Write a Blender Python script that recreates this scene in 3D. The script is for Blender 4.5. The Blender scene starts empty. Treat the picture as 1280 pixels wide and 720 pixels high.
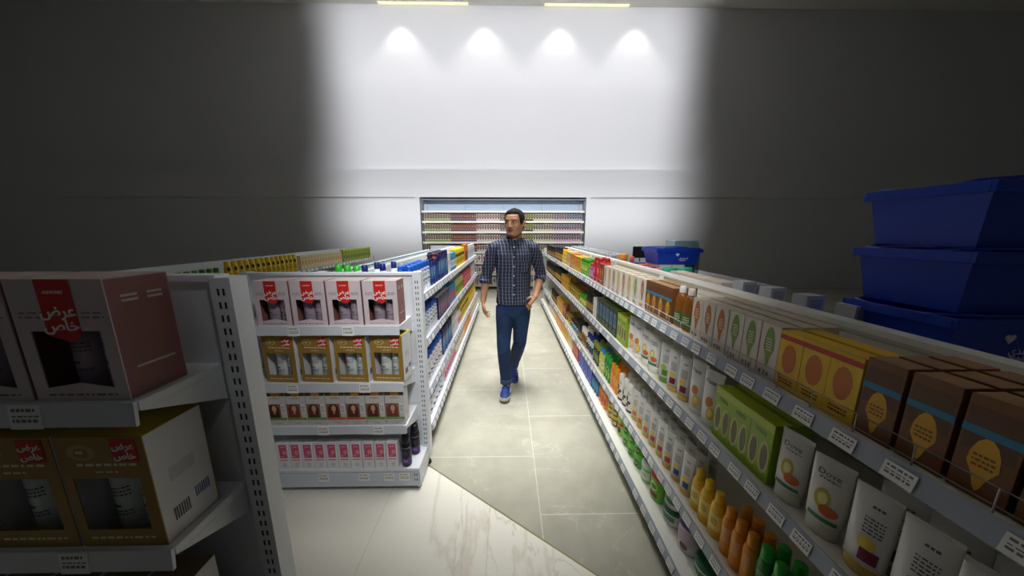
import bpy, math, random
from mathutils import Vector, Matrix
random.seed(7)
SC = bpy.context.scene
COL = SC.collection
PI = math.pi

# ------------------------------------------------------------------ helpers
def lin(c):
    return tuple(((v/12.92) if v <= .04045 else ((v+.055)/1.055)**2.4) for v in [x/255. for x in c])

MATS = {}
def mat(c, rough=.45, metal=0., spec=.5, trans=0., emit=0., bump=0.):
    if isinstance(c, bpy.types.Material): return c
    k = (tuple(c), rough, metal, spec, trans, emit, bump)
    if k in MATS: return MATS[k]
    m = bpy.data.materials.new('paint_%d_%d_%d' % tuple(c)); m.use_nodes = True
    nt = m.node_tree; b = nt.nodes['Principled BSDF']
    b.inputs['Base Color'].default_value = (*lin(c), 1)
    b.inputs['Roughness'].default_value = rough
    b.inputs['Metallic'].default_value = metal
    b.inputs['Specular IOR Level'].default_value = spec
    b.inputs['Transmission Weight'].default_value = trans
    if emit:
        b.inputs['Emission Color'].default_value = (*lin(c), 1)
        b.inputs['Emission Strength'].default_value = emit
    n = nt.nodes.new('ShaderNodeTexNoise'); n.inputs['Scale'].default_value = 60
    tc = nt.nodes.new('ShaderNodeTexCoord'); nt.links.new(tc.outputs['Object'], n.inputs['Vector'])
    bp = nt.nodes.new('ShaderNodeBump'); bp.inputs['Strength'].default_value = bump or .02
    bp.inputs['Distance'].default_value = .002
    nt.links.new(n.outputs['Fac'], bp.inputs['Height']); nt.links.new(bp.outputs['Normal'], b.inputs['Normal'])
    MATS[k] = m; return m

WHITE = (232, 234, 236)

class MB:
    """collects faces with materials, becomes ONE mesh object"""
    def __init__(s): s.v = []; s.f = []; s.m = []; s.mats = []; s.sm = []
    def mi(s, m):
        m = mat(m)
        if m not in s.mats: s.mats.append(m)
        return s.mats.index(m)
    def add(s, vs, fs, m, smooth=False):
        o = len(s.v); k = s.mi(m); s.v += [tuple(p) for p in vs]
        for f in fs: s.f.append([i+o for i in f]); s.m.append(k); s.sm.append(smooth)
    def box(s, x0, x1, y0, y1, z0, z1, m):
        if x0 > x1: x0, x1 = x1, x0
        if y0 > y1: y0, y1 = y1, y0
        if z0 > z1: z0, z1 = z1, z0
        s.add([(x0,y0,z0),(x1,y0,z0),(x1,y1,z0),(x0,y1,z0),(x0,y0,z1),(x1,y0,z1),(x1,y1,z1),(x0,y1,z1)],
              [(0,3,2,1),(4,5,6,7),(0,1,5,4),(1,2,6,5),(2,3,7,6),(3,0,4,7)], m)
    def prism(s, pts, axis, a0, a1, m):
        """2-D outline extruded along an axis; pts are the two other coordinates in order"""
        n = len(pts)
        def P(p, a):
            if axis == 'x': return (a, p[0], p[1])
            if axis == 'y': return (p[0], a, p[1])
            return (p[0], p[1], a)
        vs = [P(p, a0) for p in pts] + [P(p, a1) for p in pts]
        fs = [tuple(range(n))[::-1], tuple(range(n, 2*n))] + [(i, (i+1) % n, n+(i+1) % n, n+i) for i in range(n)]
        s.add(vs, fs, m)
    def rings(s, rings, m, smooth=True, cap=True):
        n = len(rings[0]); vs = [p for r in rings for p in r]; fs = []
        for i in range(len(rings)-1):
            for j in range(n):
                a = i*n+j; b = i*n+(j+1) % n
                fs.append((a, b, b+n, a+n))
        if cap: fs.append(tuple(range(n))[::-1]); fs.append(tuple(range((len(rings)-1)*n, len(rings)*n)))
        s.add(vs, fs, m, smooth)
    def lathe(s, prof, m, n=14, cx=0, cy=0, smooth=True, sq=0):
        """prof: (z, rx, ry)"""
        R = []
        for z, a, b in prof:
            ring = []
            for k in range(n):
                t = 2*PI*k/n; c, d = math.cos(t), math.sin(t)
                if sq: c = math.copysign(abs(c)**(1-sq), c); d = math.copysign(abs(d)**(1-sq), d)
                ring.append((cx+a*c, cy+b*d, z))
            R.append(ring)
        s.rings(R, m, smooth)
    def tube(s, pts, rad, m, n=10, flat=1.):
        pts = [Vector(p) for p in pts]
        if not isinstance(rad, (list, tuple)): rad = [rad]*len(pts)
        R = []; up = None
        for i, p in enumerate(pts):
            d = (pts[min(i+1, len(pts)-1)]-pts[max(i-1, 0)]).normalized()
            if up is None:
                up = Vector((0,0,1)) if abs(d.z) < .9 else Vector((0,1,0))
            u = d.cross(up).normalized(); w = u.cross(d).normalized(); up = w
            r = rad[i]; ra, rb = (r if isinstance(r, tuple) else (r, r*flat))
            R.append([tuple(p+u*(ra*math.cos(2*PI*k/n))+w*(rb*math.sin(2*PI*k/n))) for k in range(n)])
        s.rings(R, m)
    def ball(s, c, r, m, n=12):
        if not isinstance(r, tuple): r = (r, r, r)
        R = []
        for i in range(n+1):
            t = PI*(i+.001)/(n+.002)-PI/2
            R.append([(c[0]+r[0]*math.cos(t)*math.cos(2*PI*k/n), c[1]+r[1]*math.cos(t)*math.sin(2*PI*k/n), c[2]+r[2]*math.sin(t)) for k in range(n)])
        s.rings(R, m)
    def xf(s, M, start=0):
        for i in range(start, len(s.v)): s.v[i] = tuple(M @ Vector(s.v[i]))
    def mesh(s, name):
        me = bpy.data.meshes.new(name); me.from_pydata(s.v, [], s.f)
        for m in s.mats: me.materials.append(m)
        for i, p in enumerate(me.polygons): p.material_index = s.m[i]; p.use_smooth = s.sm[i]
        me.update(); return me
    def build(s, name, parent=None, label=None):
        return link(name, s.mesh(name), parent, label)

def link(name, me, parent=None, label=None):
    o = bpy.data.objects.new(name, me); COL.objects.link(o)
    if parent: o.parent = parent
    if label: o['label'] = label
    return o
def thing(name, label, cat, loc=(0,0,0), rz=0, group=None):
    o = bpy.data.objects.new(name, None); COL.objects.link(o); o.empty_display_size = .05
    o.location = loc; o.rotation_euler = (0,0,rz); return tag(o, label, cat, group)
def tag(o, label, cat, group=None, kind=None):
    o['label'] = label; o['category'] = cat
    if group: o['group'] = group
    if kind: o['kind'] = kind
    return o
def struct(name, mb):
    o = mb.build(name); o['kind'] = 'structure'; return o
def bevel(o, w=.002, seg=2):
    b = o.modifiers.new('bevel', 'BEVEL'); b.width = w; b.segments = seg; b.limit_method = 'ANGLE'; b.angle_limit = 1.
    return o

TEXT = {}
def text_mesh(body, size, m, weight=0.):
    k = (body, size, m.name, weight)
    if k in TEXT: return TEXT[k]
    c = bpy.data.curves.new('lettering', 'FONT'); c.body = body; c.size = size; c.resolution_u = 2
    c.align_x = 'CENTER'; c.align_y = 'CENTER'; c.offset = weight; c.extrude = .0003
    o = bpy.data.objects.new('lettering', c); COL.objects.link(o)
    me = bpy.data.meshes.new_from_object(o.evaluated_get(bpy.context.evaluated_depsgraph_get()))
    bpy.data.objects.remove(o); me.transform(Matrix.Rotation(PI/2, 4, 'X'))
    me.materials.clear(); me.materials.append(m); me.name = 'lettering'
    TEXT[k] = me; return me
OFFER1 = '\uFEBD\uFEAE\uFECB'      # the two words of the red offer tags, letters in drawn order
OFFER2 = '\uFEB9\uFE8E\uFEA7'
SET_TXT = '\uFE94\uFECB\uFEEE\uFEE4\uFEA0\uFEE3'
BASKET_TXT = '\uFEF1\uFEAA\uFEEC\uFEE8\uFEDF\uFE8D'

# ------------------------------------------------------------------ product prototypes
# art: (kind, u0, u1, v0, v1, colour); u -1..1 across the front, v 0..1 of the height; kinds r rect, e ellipse, d drop, t lines of small print
class Proto:
    def __init__(s, name, cat, w, d, h): s.name, s.cat, s.w, s.d, s.h = name, cat, w, d, h; s.parts = []; s._joined = None
    def joined(s):
        if s._joined is None:
            mb = MB()
            for nm, p, lab in s.parts:
                o = len(mb.v); mb.v += p.v
                for f, k, sm in zip(p.f, p.m, p.sm): mb.f.append([i+o for i in f]); mb.m.append(mb.mi(p.mats[k])); mb.sm.append(sm)
            s._joined = mb.mesh(s.name)
        return s._joined
    def meshes(s):
        if not hasattr(s, '_meshes'): s._meshes = [(nm, p.mesh(nm), lab) for nm, p, lab in s.parts]
        return s._meshes

def put_art(mb, art, a, b, h, flat):
    """a(z), b(z) half width and half depth"""
    rnd = random.Random(3)
    def P(u, v, off):
        z = v*h; y = -b(z) if flat else -b(z)*math.sqrt(max(0, 1-u*u))
        return (a(z)*u*(1 if flat else 1+off/max(a(z), .004)), y-off, z)
    off = .0003
    for kind, u0, u1, v0, v1, c in art:
        off += .00025; m = mat(c) if not isinstance(c, bpy.types.Material) else c
        if kind == 'r':
            nu = 1 if flat else 6; nv = 1 if flat else 4
            vs = [P(u0+(u1-u0)*i/nu, v0+(v1-v0)*j/nv, off) for j in range(nv+1) for i in range(nu+1)]
            fs = [(j*(nu+1)+i, j*(nu+1)+i+1, (j+1)*(nu+1)+i+1, (j+1)*(nu+1)+i) for j in range(nv) for i in range(nu)]
            mb.add(vs, fs, m)
        elif kind in 'ed':
            n = 14; cu, cv, ru, rv = (u0+u1)/2, (v0+v1)/2, (u1-u0)/2, (v1-v0)/2; vs = [P(cu, cv, off)]
            for i in range(n):
                t = 2*PI*i/n; k = 1. if kind == 'e' else (1. if math.sin(t) > -.2 else .35+.3*(1-abs(math.sin(t))))
                if kind == 'd' and abs(math.sin(t)+1) < .05: k = .15
                vs.append(P(cu+ru*math.cos(t)*k, cv+rv*math.sin(t), off))
            mb.add(vs, [(0, 1+i, 1+(i+1) % n) for i in range(n)], m)
        elif kind == 't':
            rows = max(1, int((v1-v0)*h/.008)); 
            for r in range(rows):
                z1 = v1-(v1-v0)*(r+.15)/rows; z0 = v1-(v1-v0)*(r+.6)/rows; u = u0+rnd.random()*.1*(u1-u0)
                while u < u1-.04:
                    w = min(.06+rnd.random()*.16, u1-u)
                    mb.add([P(u, z0, off), P(u+w, z0, off), P(u+w, z1, off), P(u, z1, off)], [(0,1,2,3)], m); u += w+.05

def carton(name, w, d, h, c, art, cat='box', top=None):
    p = Proto(name, cat, w, d, h); b = MB(); e = .0012
    b.prism([(-w/2+e,-d/2),(w/2-e,-d/2),(w/2,-d/2+e),(w/2,d/2-e),(w/2-e,d/2),(-w/2+e,d/2),(-w/2,d/2-e),(-w/2,-d/2+e)], 'z', 0, h, c)
    b.box(-w/2+.002, w/2-.002, -d/2+.0015, -d/2+.0022, h, h+.0004, (120,120,118))
    if top: b.box(-w/2+.001, w/2-.001, -d/2+.003, d/2-.001, h, h+.0006, top)
    p.parts.append(('carton_body', b, None))
    if art:
        a = MB(); put_art(a, art, lambda z: w/2, lambda z: d/2, h, True); p.parts.append(('printed_front', a, None))
    return p

def interp(prof, z, k):
    for i in range(len(prof)-1):
        if prof[i][0] <= z <= prof[i+1][0]:
            t = (z-prof[i][0])/max(1e-6, prof[i+1][0]-prof[i][0]); return prof[i][k]*(1-t)+prof[i+1][k]*t
    return prof[-1][k] if z > prof[-1][0] else prof[0][k]

def bottle(name, w, d, h, c, cap, art, caph=.18, capw=.5, sh=.72, shape='round', nozzle=None, cat='bottle', rough=.3, sq=0, foot=None):
    """shape: round, waist, tube (stands on its cap, flat crimp on top), jar, pump"""
    p = Proto(name, cat, w, d, h); b = MB(); k = MB(); r, q = w/2, d/2; cm = mat(c, rough)
    capm = mat(cap, .35)
    if shape == 'tube':
        hc = h*caph
        prof = [(hc, r*.86, q*.92), (hc+.006, r*.92, q), (h*.45, r*.97, q*.8), (h*.8, r, q*.4), (h*.95, r, q*.1), (h, r, .0015)]
        b.lathe(prof, cm, 18); k.lathe([(0, r*.8, q*.86), (.003, r*.84, q*.9), (hc, r*.86, q*.92)], capm, 18)
        b.box(-r, r, -.0016, .0016, h*.955, h, cm)
    elif shape == 'jar':
        hc = h*caph
        prof = [(0, r*.86, q*.86), (.006, r*.93, q*.93), (h*.2, r*.97, q*.97), (h-hc-.006, r*.96, q*.96), (h-hc, r*.9, q*.9)]
        b.lathe(prof, cm, 20)
        k.lathe([(h-hc, r, q), (h-hc+.004, r*1.01, q*1.01), (h-.006, r, q), (h-.001, r*.95, q*.95), (h, r*.6, q*.6)], capm, 20)
        for i in range(20):
            t = 2*PI*i/20; k.box(r*1.01*math.cos(t)-.0012, r*1.01*math.cos(t)+.0012, q*1.01*math.sin(t)-.0012, q*1.01*math.sin(t)+.0012, h-hc+.004, h-.01, capm)
    else:
        hc = h*caph; hb = h-hc; rn = w*capw/2
        if shape == 'waist':
            prof = [(0, r*.85, q*.85), (.006, r*.95, q*.95), (hb*.2, r, q), (hb*.5, r*.86, q*.86), (hb*.75, r*.95, q*.95), (hb*.9, r*.8, q*.8), (hb*.97, rn*1.05, min(q, rn)), (hb, rn*.9, min(q, rn)*.9)]
        else:
            zs = hb*sh
            prof = [(0, r*.9, q*.9), (.005, r*.98, q*.98), (.012, r, q), (zs, r, q), (zs+(hb-zs)*.45, r*.9, q*.9), (zs+(hb-zs)*.8, (r+rn)/2*.95, (q+min(q, rn))/2), (hb-.002, rn*.98, min(q, rn)*.98), (hb, rn*.8, min(q, rn)*.8)]
        b.lathe(prof, cm, 16, sq=sq)
        qn = min(q*.95, rn)
        if shape == 'pump':
            k.lathe([(hb, rn, qn), (hb+hc*.35, rn*.95, qn*.95), (hb+hc*.38, rn*.35, rn*.35), (hb+hc*.7, rn*.35, rn*.35), (hb+hc*.72, rn*.8, rn*.8), (h, rn*.7, rn*.7)], capm, 12)
            k.box(-rn*.3, rn*.3, -rn*2.2, 0, h-hc*.24, h-hc*.04, capm)
        elif shape == 'flip':
            k.lathe([(hb, rn, qn), (hb+hc*.45, rn*.97, qn*.97), (hb+hc*.5, rn*.88, qn*.88), (hb+hc*.55, rn*.97, qn*.97), (h-.003, rn*.93, qn*.93), (h, rn*.8, qn*.8)], capm, 14)
            k.box(-rn*.35, rn*.35, -qn*1.05, -qn*.9, hb+hc*.5, hb+hc*.75, capm)
        else:
            k.lathe([(hb, rn, qn), (hb+.002, rn*1.02, qn*1.02), (h-.003, rn*.94, qn*.94), (h, rn*.8, qn*.8)], capm, 14)
        if foot: b.lathe([(0, r*.95, q*.95), (.001, r*1.01, q*1.01), (h*.08, r*1.012, q*1.012), (h*.082, r*.9, q*.9)], mat(foot, .3), 16)
    p.parts.append(('bottle_body' if cat != 'jar' else 'jar_body', b, None)); p.parts.append(('cap' if cat != 'jar' else 'lid', k, None))
    if art:
        a = MB(); put_art(a, art, lambda z: interp(prof, z, 1), lambda z: interp(prof, z, 2), h, False); p.parts.append(('printed_label', a, None))
    return p

NPLACED = 0
def place(p, x, y, z, rz, label, group, detail):
    global NPLACED; NPLACED += 1
    if detail:
        t = thing(p.name, label, p.cat, (x, y, z), rz, group)
        for nm, me, lab in p.meshes(): link(nm, me, t, lab)
    else:
        t = link(p.name, p.joined()); t.location = (x, y, z); t.rotation_euler = (0,0,rz); tag(t, label, p.cat, group)
    return t

# ------------------------------------------------------------------ structure
wallm = bpy.data.materials.new('wall_plaster'); wallm.use_nodes = True
nt = wallm.node_tree; b = nt.nodes['Principled BSDF']; b.inputs['Base Color'].default_value = (*lin((214, 214, 217)), 1); b.inputs['Roughness'].default_value = .8
n = nt.nodes.new('ShaderNodeTexNoise'); n.inputs['Scale'].default_value = 25; bp = nt.nodes.new('ShaderNodeBump'); bp.inputs['Strength'].default_value = .05
tc = nt.nodes.new('ShaderNodeTexCoord'); nt.links.new(tc.outputs['Object'], n.inputs['Vector']); nt.links.new(n.outputs['Fac'], bp.inputs['Height']); nt.links.new(bp.outputs['Normal'], b.inputs['Normal'])

def floor_material():
    m = bpy.data.materials.new('stone_and_marble_tiles'); m.use_nodes = True; nt = m.node_tree; N = nt.nodes.new; L = nt.links.new
    b = nt.nodes['Principled BSDF']
    tc = N('ShaderNodeTexCoord'); sep = N('ShaderNodeSeparateXYZ'); L(tc.outputs['Object'], sep.inputs[0])
    def M(op, a, bb=None, c=None):
        n = N('ShaderNodeMath'); n.operation = op
        for i, v in enumerate([a, bb, c]):
            if v is None: continue
            if isinstance(v, (int, float)): n.inputs[i].default_value = v
            else: L(v, n.inputs[i])
        return n.outputs[0]
    def mix(f, a, bb):
        n = N('ShaderNodeMix'); n.data_type = 'RGBA'
        if isinstance(f, (int, float)): n.inputs[0].default_value = f
        else: L(f, n.inputs[0])
        for i, v in ((6, a), (7, bb)):
            if isinstance(v, tuple): n.inputs[i].default_value = (*lin(v), 1)
            else: L(v, n.inputs[i])
        return n.outputs[2]
    def noise(scale, detail=6, dist=0., vec=None, rough=.55):
        n = N('ShaderNodeTexNoise'); n.inputs['Scale'].default_value = scale; n.inputs['Detail'].default_value = detail
        n.inputs['Distortion'].default_value = dist; n.inputs['Roughness'].default_value = rough
        L(vec or tc.outputs['Object'], n.inputs['Vector']); return n.outputs['Fac']
    X, Y = sep.outputs[0], sep.outputs[1]
    # grey stone, running joints
    col = M('FLOOR', M('DIVIDE', M('ADD', X, 9-.18), .9))
    fx = M('FRACT', M('DIVIDE', M('ADD', X, 9-.18), .9))
    par = M('MODULO', col, 2.)
    fy = M('FRACT', M('DIVIDE', M('ADD', M('ADD', Y, 9-.035), M('MULTIPLY', M('SUBTRACT', 1., par), .44)), .9))
    ex = M('MINIMUM', fx, M('SUBTRACT', 1., fx)); ey = M('MINIMUM', fy, M('SUBTRACT', 1., fy))
    joint = M('LESS_THAN', M('MINIMUM', ex, ey), .0028)
    g1 = noise(1.1, 8, 1.2); g2 = noise(6, 6, .5)
    gr = N('ShaderNodeValToRGB'); L(M('ADD', M('MULTIPLY', g1, .7), M('MULTIPLY', g2, .3)), gr.inputs[0])
    e = gr.color_ramp.elements; e[0].position = .36; e[0].color = (*lin((150, 148, 133)), 1); e[1].position = .66; e[1].color = (*lin((174, 171, 154)), 1)
    v = M('ABSOLUTE', M('SUBTRACT', noise(1.7, 9, 2.2), .5)); vein = M('MULTIPLY', M('LESS_THAN', v, .006), M('GREATER_THAN', noise(3., 2), .52))
    grey = mix(M('MULTIPLY', vein, .2), gr.outputs[0], (206, 202, 186)); grey = mix(M('MULTIPLY', joint, .7), grey, (205, 202, 186))
    # white marble, diagonal joints
    r = N('ShaderNodeMapping'); r.inputs['Rotation'].default_value = (0, 0, .56); L(tc.outputs['Object'], r.inputs[0])
    st = N('ShaderNodeMapping'); st.inputs['Rotation'].default_value = (0, 0, .25); st.inputs['Scale'].default_value = (2.2, .7, 1); L(tc.outputs['Object'], st.inputs[0])
    v1 = M('ABSOLUTE', M('SUBTRACT', noise(.55, 6, .8, st.outputs[0]), .5)); v2 = M('ABSOLUTE', M('SUBTRACT', noise(.9, 7, .7, st.outputs[0]), .47))
    s1 = N('ShaderNodeMapRange'); L(v1, s1.inputs[0]); s1.inputs[1].default_value = 0; s1.inputs[2].default_value = .02; s1.inputs[3].default_value = .4; s1.inputs[4].default_value = 0
    s2 = N('ShaderNodeMapRange'); L(v2, s2.inputs[0]); s2.inputs[1].default_value = 0; s2.inputs[2].default_value = .007; s2.inputs[3].default_value = .4; s2.inputs[4].default_value = 0
    white = mix(s1.outputs[0], (222, 219, 206), (186, 176, 154)); white = mix(s2.outputs[0], white, (170, 160, 138))
    sx = N('ShaderNodeSeparateXYZ'); L(tc.outputs['Object'], sx.inputs[0])
    wx = M('FRACT', M('ADD', M('DIVIDE', sx.outputs[0], .6), .17)); wy = M('FRACT', M('DIVIDE', M('ADD', sx.outputs[1], .25), 1.2))
    wj = M('LESS_THAN', M('MINIMUM', M('MINIMUM', wx, M('SUBTRACT', 1., wx)), M('MULTIPLY', M('MINIMUM', wy, M('SUBTRACT', 1., wy)), 2.)), .0035)
    white = mix(M('MULTIPLY', wj, .45), white, (176, 172, 158))
    # dividing line through (-.548,1.774) and (.401,1.097)
    side = M('ADD', M('MULTIPLY', M('ADD', X, .548), .677), M('MULTIPLY', M('SUBTRACT', Y, 1.774), .949))
    c = mix(M('GREATER_THAN', side, 0.), white, grey)
    L(c, b.inputs['Base Color']); b.inputs['Roughness'].default_value = .26; b.inputs['Specular IOR Level'].default_value = .45
    return m
mb = MB(); mb.box(-14.5, 14.5, -4, 8.6, -.1, 0, floor_material()); struct('floor', mb)
mb = MB(); d = Vector((.949, -.677, 0)).normalized(); nn = Vector((.677, .949, 0)).normalized()*.0035; A = Vector((-.62, 1.8254, 0)); B = A+d*5.5
mb.prism([tuple((A-nn)[:2]), tuple((B-nn)[:2]), tuple((B+nn)[:2]), tuple((A+nn)[:2])], 'z', 0, .0015, mat((150, 138, 92), .35, .7)); struct('trim_1', mb)
W = wallm
mb = MB(); mb.box(-14.5, 14.5, 8.22, 8.6, 3.08, 6.9, W)               # upper wall
mb.box(-14.5, 14.5, 8.0, 8.6, 2.40, 3.08, W)                           # bulkhead band over the recesses
for x0, x1 in ((-2.36, -2.24), (2.05, 2.17)): mb.box(x0, x1, 8.0, 8.62, 0, 2.40, W)
mb.box(-14.5, -2.36, 8.035, 8.62, 0, 2.40, W); mb.box(2.17, 14.5, 8.035, 8.62, 0, 2.40, W)
mb.box(-2.24, 2.05, 8.36, 8.62, 0, 2.40, W); struct('wall_back', mb)
for s, nm in ((-1, 'wall_left'), (1, 'wall_right')):
    mb = MB(); mb.box(s*14.5, s*14.7, -4, 8.62, 0, 6.9, W); struct(nm, mb)
mb = MB(); mb.box(-14.5, 14.5, -4, 8.62, 6.79, 6.95, mat((225, 222, 214), .8)); struct('ceiling', mb)
for i, (x0, x1) in enumerate(((-3.0, -.9), (.9, 2.9))):
    mb = MB(); mb.box(x0, x1, 8.13, 8.2, 6.768, 6.789, mat((250, 246, 205), .5, emit=.55))
    o = mb.build('cove_light'); tag(o, 'warm glowing cove light where ceiling meets back wall, ' + ('left' if i == 0 else 'right') + ' one', 'light', 'cove lights')

# ------------------------------------------------------------------ price tags, rails, shelves
RAIL = mat((166, 174, 186), .25); SHELF = mat((226, 229, 234), .35); PANEL = mat((220, 224, 228), .45)
CREAM = mat((222, 220, 208), .4); SLOT = mat((38, 40, 44), .6)
def tag_mesh(w=.05, h=.034, seed=0):
    m = MB(); m.box(-w/2, w/2, -.0012, 0, 0, h, (240, 240, 236)); rn = random.Random(seed)
    for k in range(3):
        z = h*(.72-.22*k); x = -w*.4
        while x < w*.35:
            l = w*(.06+.12*rn.random()); m.box(x, min(x+l, w*.42), -.0015, -.0012, z, z+h*(.13 if k != 1 else .06), (120, 120, 122)); x += l+w*.05
    return m.mesh('price_tag')
TAGS = [tag_mesh(seed=i) for i in range(3)]
BIGTAG = tag_mesh(.062, .05, 9)
TAGC = {}
def make_shelf(root, s, xf, xb, y0, y1, z, spacing=.088, deck=SHELF, railh=.046, near_first=True, name='shelf', maxtags=20, fence=False):
    """shelf running along Y whose front edge xf faces the aisle (s=+1: unit on the right, s=-1: on the left)"""
    m = MB(); m.box(xf, xb, y0, y1, z-.022, z, deck); m.box(xf, xf+s*.012, y0, y1, z-.035, z+.004, deck)
    for y in (y0+.01, y1-.01): m.prism([(xf+s*.05, z-.022), (xb, z-.022), (xb, z-.09)], 'y', y-.0015, y+.0015, deck)
    sh = bevel(m.build(name, root), .0015, 1)
    r = MB(); t = .011
    r.prism([(xf-s*.002, z+.006), (xf-s*(.002+t), z-railh+.006), (xf-s*(.005+t), z-railh+.008), (xf-s*.006, z+.008)][::s], 'y', y0, y1, RAIL)
    rail = r.build('price_rail', sh)
    ang = math.atan2(t, railh); ys = []; y = y0+.05; rn = random.Random(int(z*100)+int(xf*10))
    while y < y1-.05:
        if rn.random() > .12: ys.append(y)
        y += spacing*(.8+.4*rn.random())
    rest = MB(); cnt = 0
    for y in ys:
        M = Matrix.Translation((xf-s*(.0065+t), y, z-railh+.011)) @ Matrix.Rotation(-s*PI/2, 4, 'Z') @ Matrix.Rotation(ang*-1, 4, 'X')
        if cnt < maxtags:
            o = link('price_tag', TAGS[cnt % 3], rail); o.matrix_local = M; cnt += 1
        else:
            st = len(rest.v); rest.box(-.025, .025, -.0012, 0, 0, .034, (240, 240, 236)); rest.box(-.018, .012, -.0016, -.0012, .012, .016, (120, 120, 122)); rest.xf(M, st)
    if rest.v:
        o = rest.build('price_tag', rail); o['kind'] = 'stuff'
    if fence:
        f = MB(); wm = mat((196, 198, 200), .3, .8)
        for zz in (.018, .05): f.tube([(xf+s*.004, y0, z+zz), (xf+s*.004, y1, z+zz)], .0014, wm, 5)
        y = y0
        while y <= y1: f.tube([(xf+s*.004, y, z), (xf+s*.004, y, z+.05)], .0014, wm, 5); y += .1
        f.build('wire_fence', sh)
    return sh
def slots(m, x0, x1, yf, z0, z1, dy=-.0006):
    xc = (x0+x1)/2; z = z0+.03
    while z < z1-.03:
        for dx in (-.0065, .0065): m.box(xc+dx-.0024, xc+dx+.0024, yf+dy, yf, z, z+.017, SLOT)
        z += .0335

# ------------------------------------------------------------------ left gondola with its end cap
LX, LB = -.555, -1.02
LZ = [1.105, .765, .375, .155]
gl = thing('gondola_shelving', 'long white double sided shelving unit on the left side of the aisle', 'shelf', (0,0,0))
Y0L, Y1L = 1.84, 5.75
for i, z in enumerate(LZ):
    make_shelf(gl, -1, LX-(.0 if i == 3 else .03), LB, Y0L+(.12 if i == 3 else .02), Y1L, z, maxtags=24, name='shelf' if i < 3 else 'base_shelf')
m = MB(); m.box(LX+.0-.03, -1.47, Y0L+.1, Y1L-.02, .02, .13, SHELF); m.build('plinth', gl)
m = MB(); m.box(LB-.02, LB+.02, Y0L, Y1L, 0.02, 1.25, PANEL); m.box(LB-.03, LB+.03, Y0L, Y1L, 1.25, 1.265, SHELF)
for k in range(12): m.box(LB+.02, LB+.0205, Y0L, Y1L, .15+k*.09, .153+k*.09, mat((170,174,180)))
m.build('back_panel', gl)
m = MB(); m.box(-1.47, LB-.02, Y0L, Y1L, 1.03, 1.05, SHELF); m.build('shelf', gl)
m = MB(); m.box(LX-.07, -1.45, Y1L, Y1L+.03, .02, 1.27, PANEL); slots(m, LX-.11, LX-.07, Y1L, .1, 1.2); m.build('end_panel', gl)
for y in (2.84, 3.84, 4.84):
    m = MB(); m.box(LB+.02, LB+.035, y-.015, y+.015, .02, 1.25, SHELF); m.build('upright', gl)

ec = thing('end_cap_shelving', 'white end cap shelves facing the camera at the near left shelving', 'shelf', (0,0,0))
EX0, EX1 = -1.53, -.565
m = MB(); m.box(EX0, EX1+.01, 1.775, 1.80, .1, 1.29, PANEL); m.box(EX0, EX1+.02, 1.765, 1.81, 1.285, 1.3, SHELF)
for k in (.45, .72, 1.0): m.box(EX0, EX1, 1.7745, 1.775, k, k+.003, mat((170, 176, 184)))
m.build('back_panel', ec)
for x0, x1 in ((-.562, -.512), (-1.56, -1.52)):
    m = MB(); m.box(x0, x1, 1.762, 1.815, .09, 1.304, SHELF); slots(m, x0-.002, x1-.002, 1.762, .1, 1.29)
    o = m.build('upright', ec); 
# base: deck, kick front, sides, feet
m = MB(); m.box(EX0-.02, -.5455, 1.5735, 1.78, .125, .144, SHELF); m.prism([(1.572, .02), (1.572, .145), (1.79, .145), (1.79, .02)], 'x', -.545, -.53, SHELF)
m.prism([(1.568, .03), (1.572, .12), (1.58, .12), (1.58, .03)], 'x', EX0-.02, -.53, mat((205, 213, 224), .35))
slots(m, -.568, -.536, 1.5695, .0, .13)
bs = bevel(m.build('base_shelf', ec), .001, 1)
for x, y in ((-.545, 1.6), (-.53, 1.79), (-1.5, 1.6)):
    m = MB(); m.lathe([(0, .014, .014), (.012, .014, .014), (.022, .007, .007), (.03, .007, .007)], (20, 20, 22), 12, cx=x, cy=y); m.build('foot', ec)
def ec_shelf(root, x0, x1, yf, yb, z, tags, name='shelf'):
    m = MB(); m.box(x0, x1, yf, yb, z-.02, z, SHELF)
    for x in (x0, x1-.003): m.prism([(yf, z-.02), (yb, z-.02), (yb, z-.1)], 'x', x, x+.003, SHELF)
    sh = bevel(m.build(name, root), .001, 1)
    r = MB(); r.prism([(yf-.001, z+.002), (yf-.008, z+.002), (yf-.012, z-.048), (yf-.006, z-.048)], 'x', x0, x1, mat((212, 216, 222), .3)); rail = r.build('price_rail', sh)
    for x in tags:
        o = link('price_tag', BIGTAG, rail); o.location = (x, yf-.0125, z-.05); o.rotation_euler = (-.08, 0, 0)
    return sh
EZ = [1.035, .70, .435]
for z, tg in zip(EZ, ([-.86, -1.15], [-.86+.06, -1.2], [-.745, -1.06])): ec_shelf(ec, EX0, -.585, 1.572, 1.775, z, tg)
for x in (-.86, -.71, -.62, -1.1):
    o = link('price_tag', BIGTAG, bs); o.location = (x, 1.5675, .068); o.rotation_euler = (-.05, 0, 0)

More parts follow.
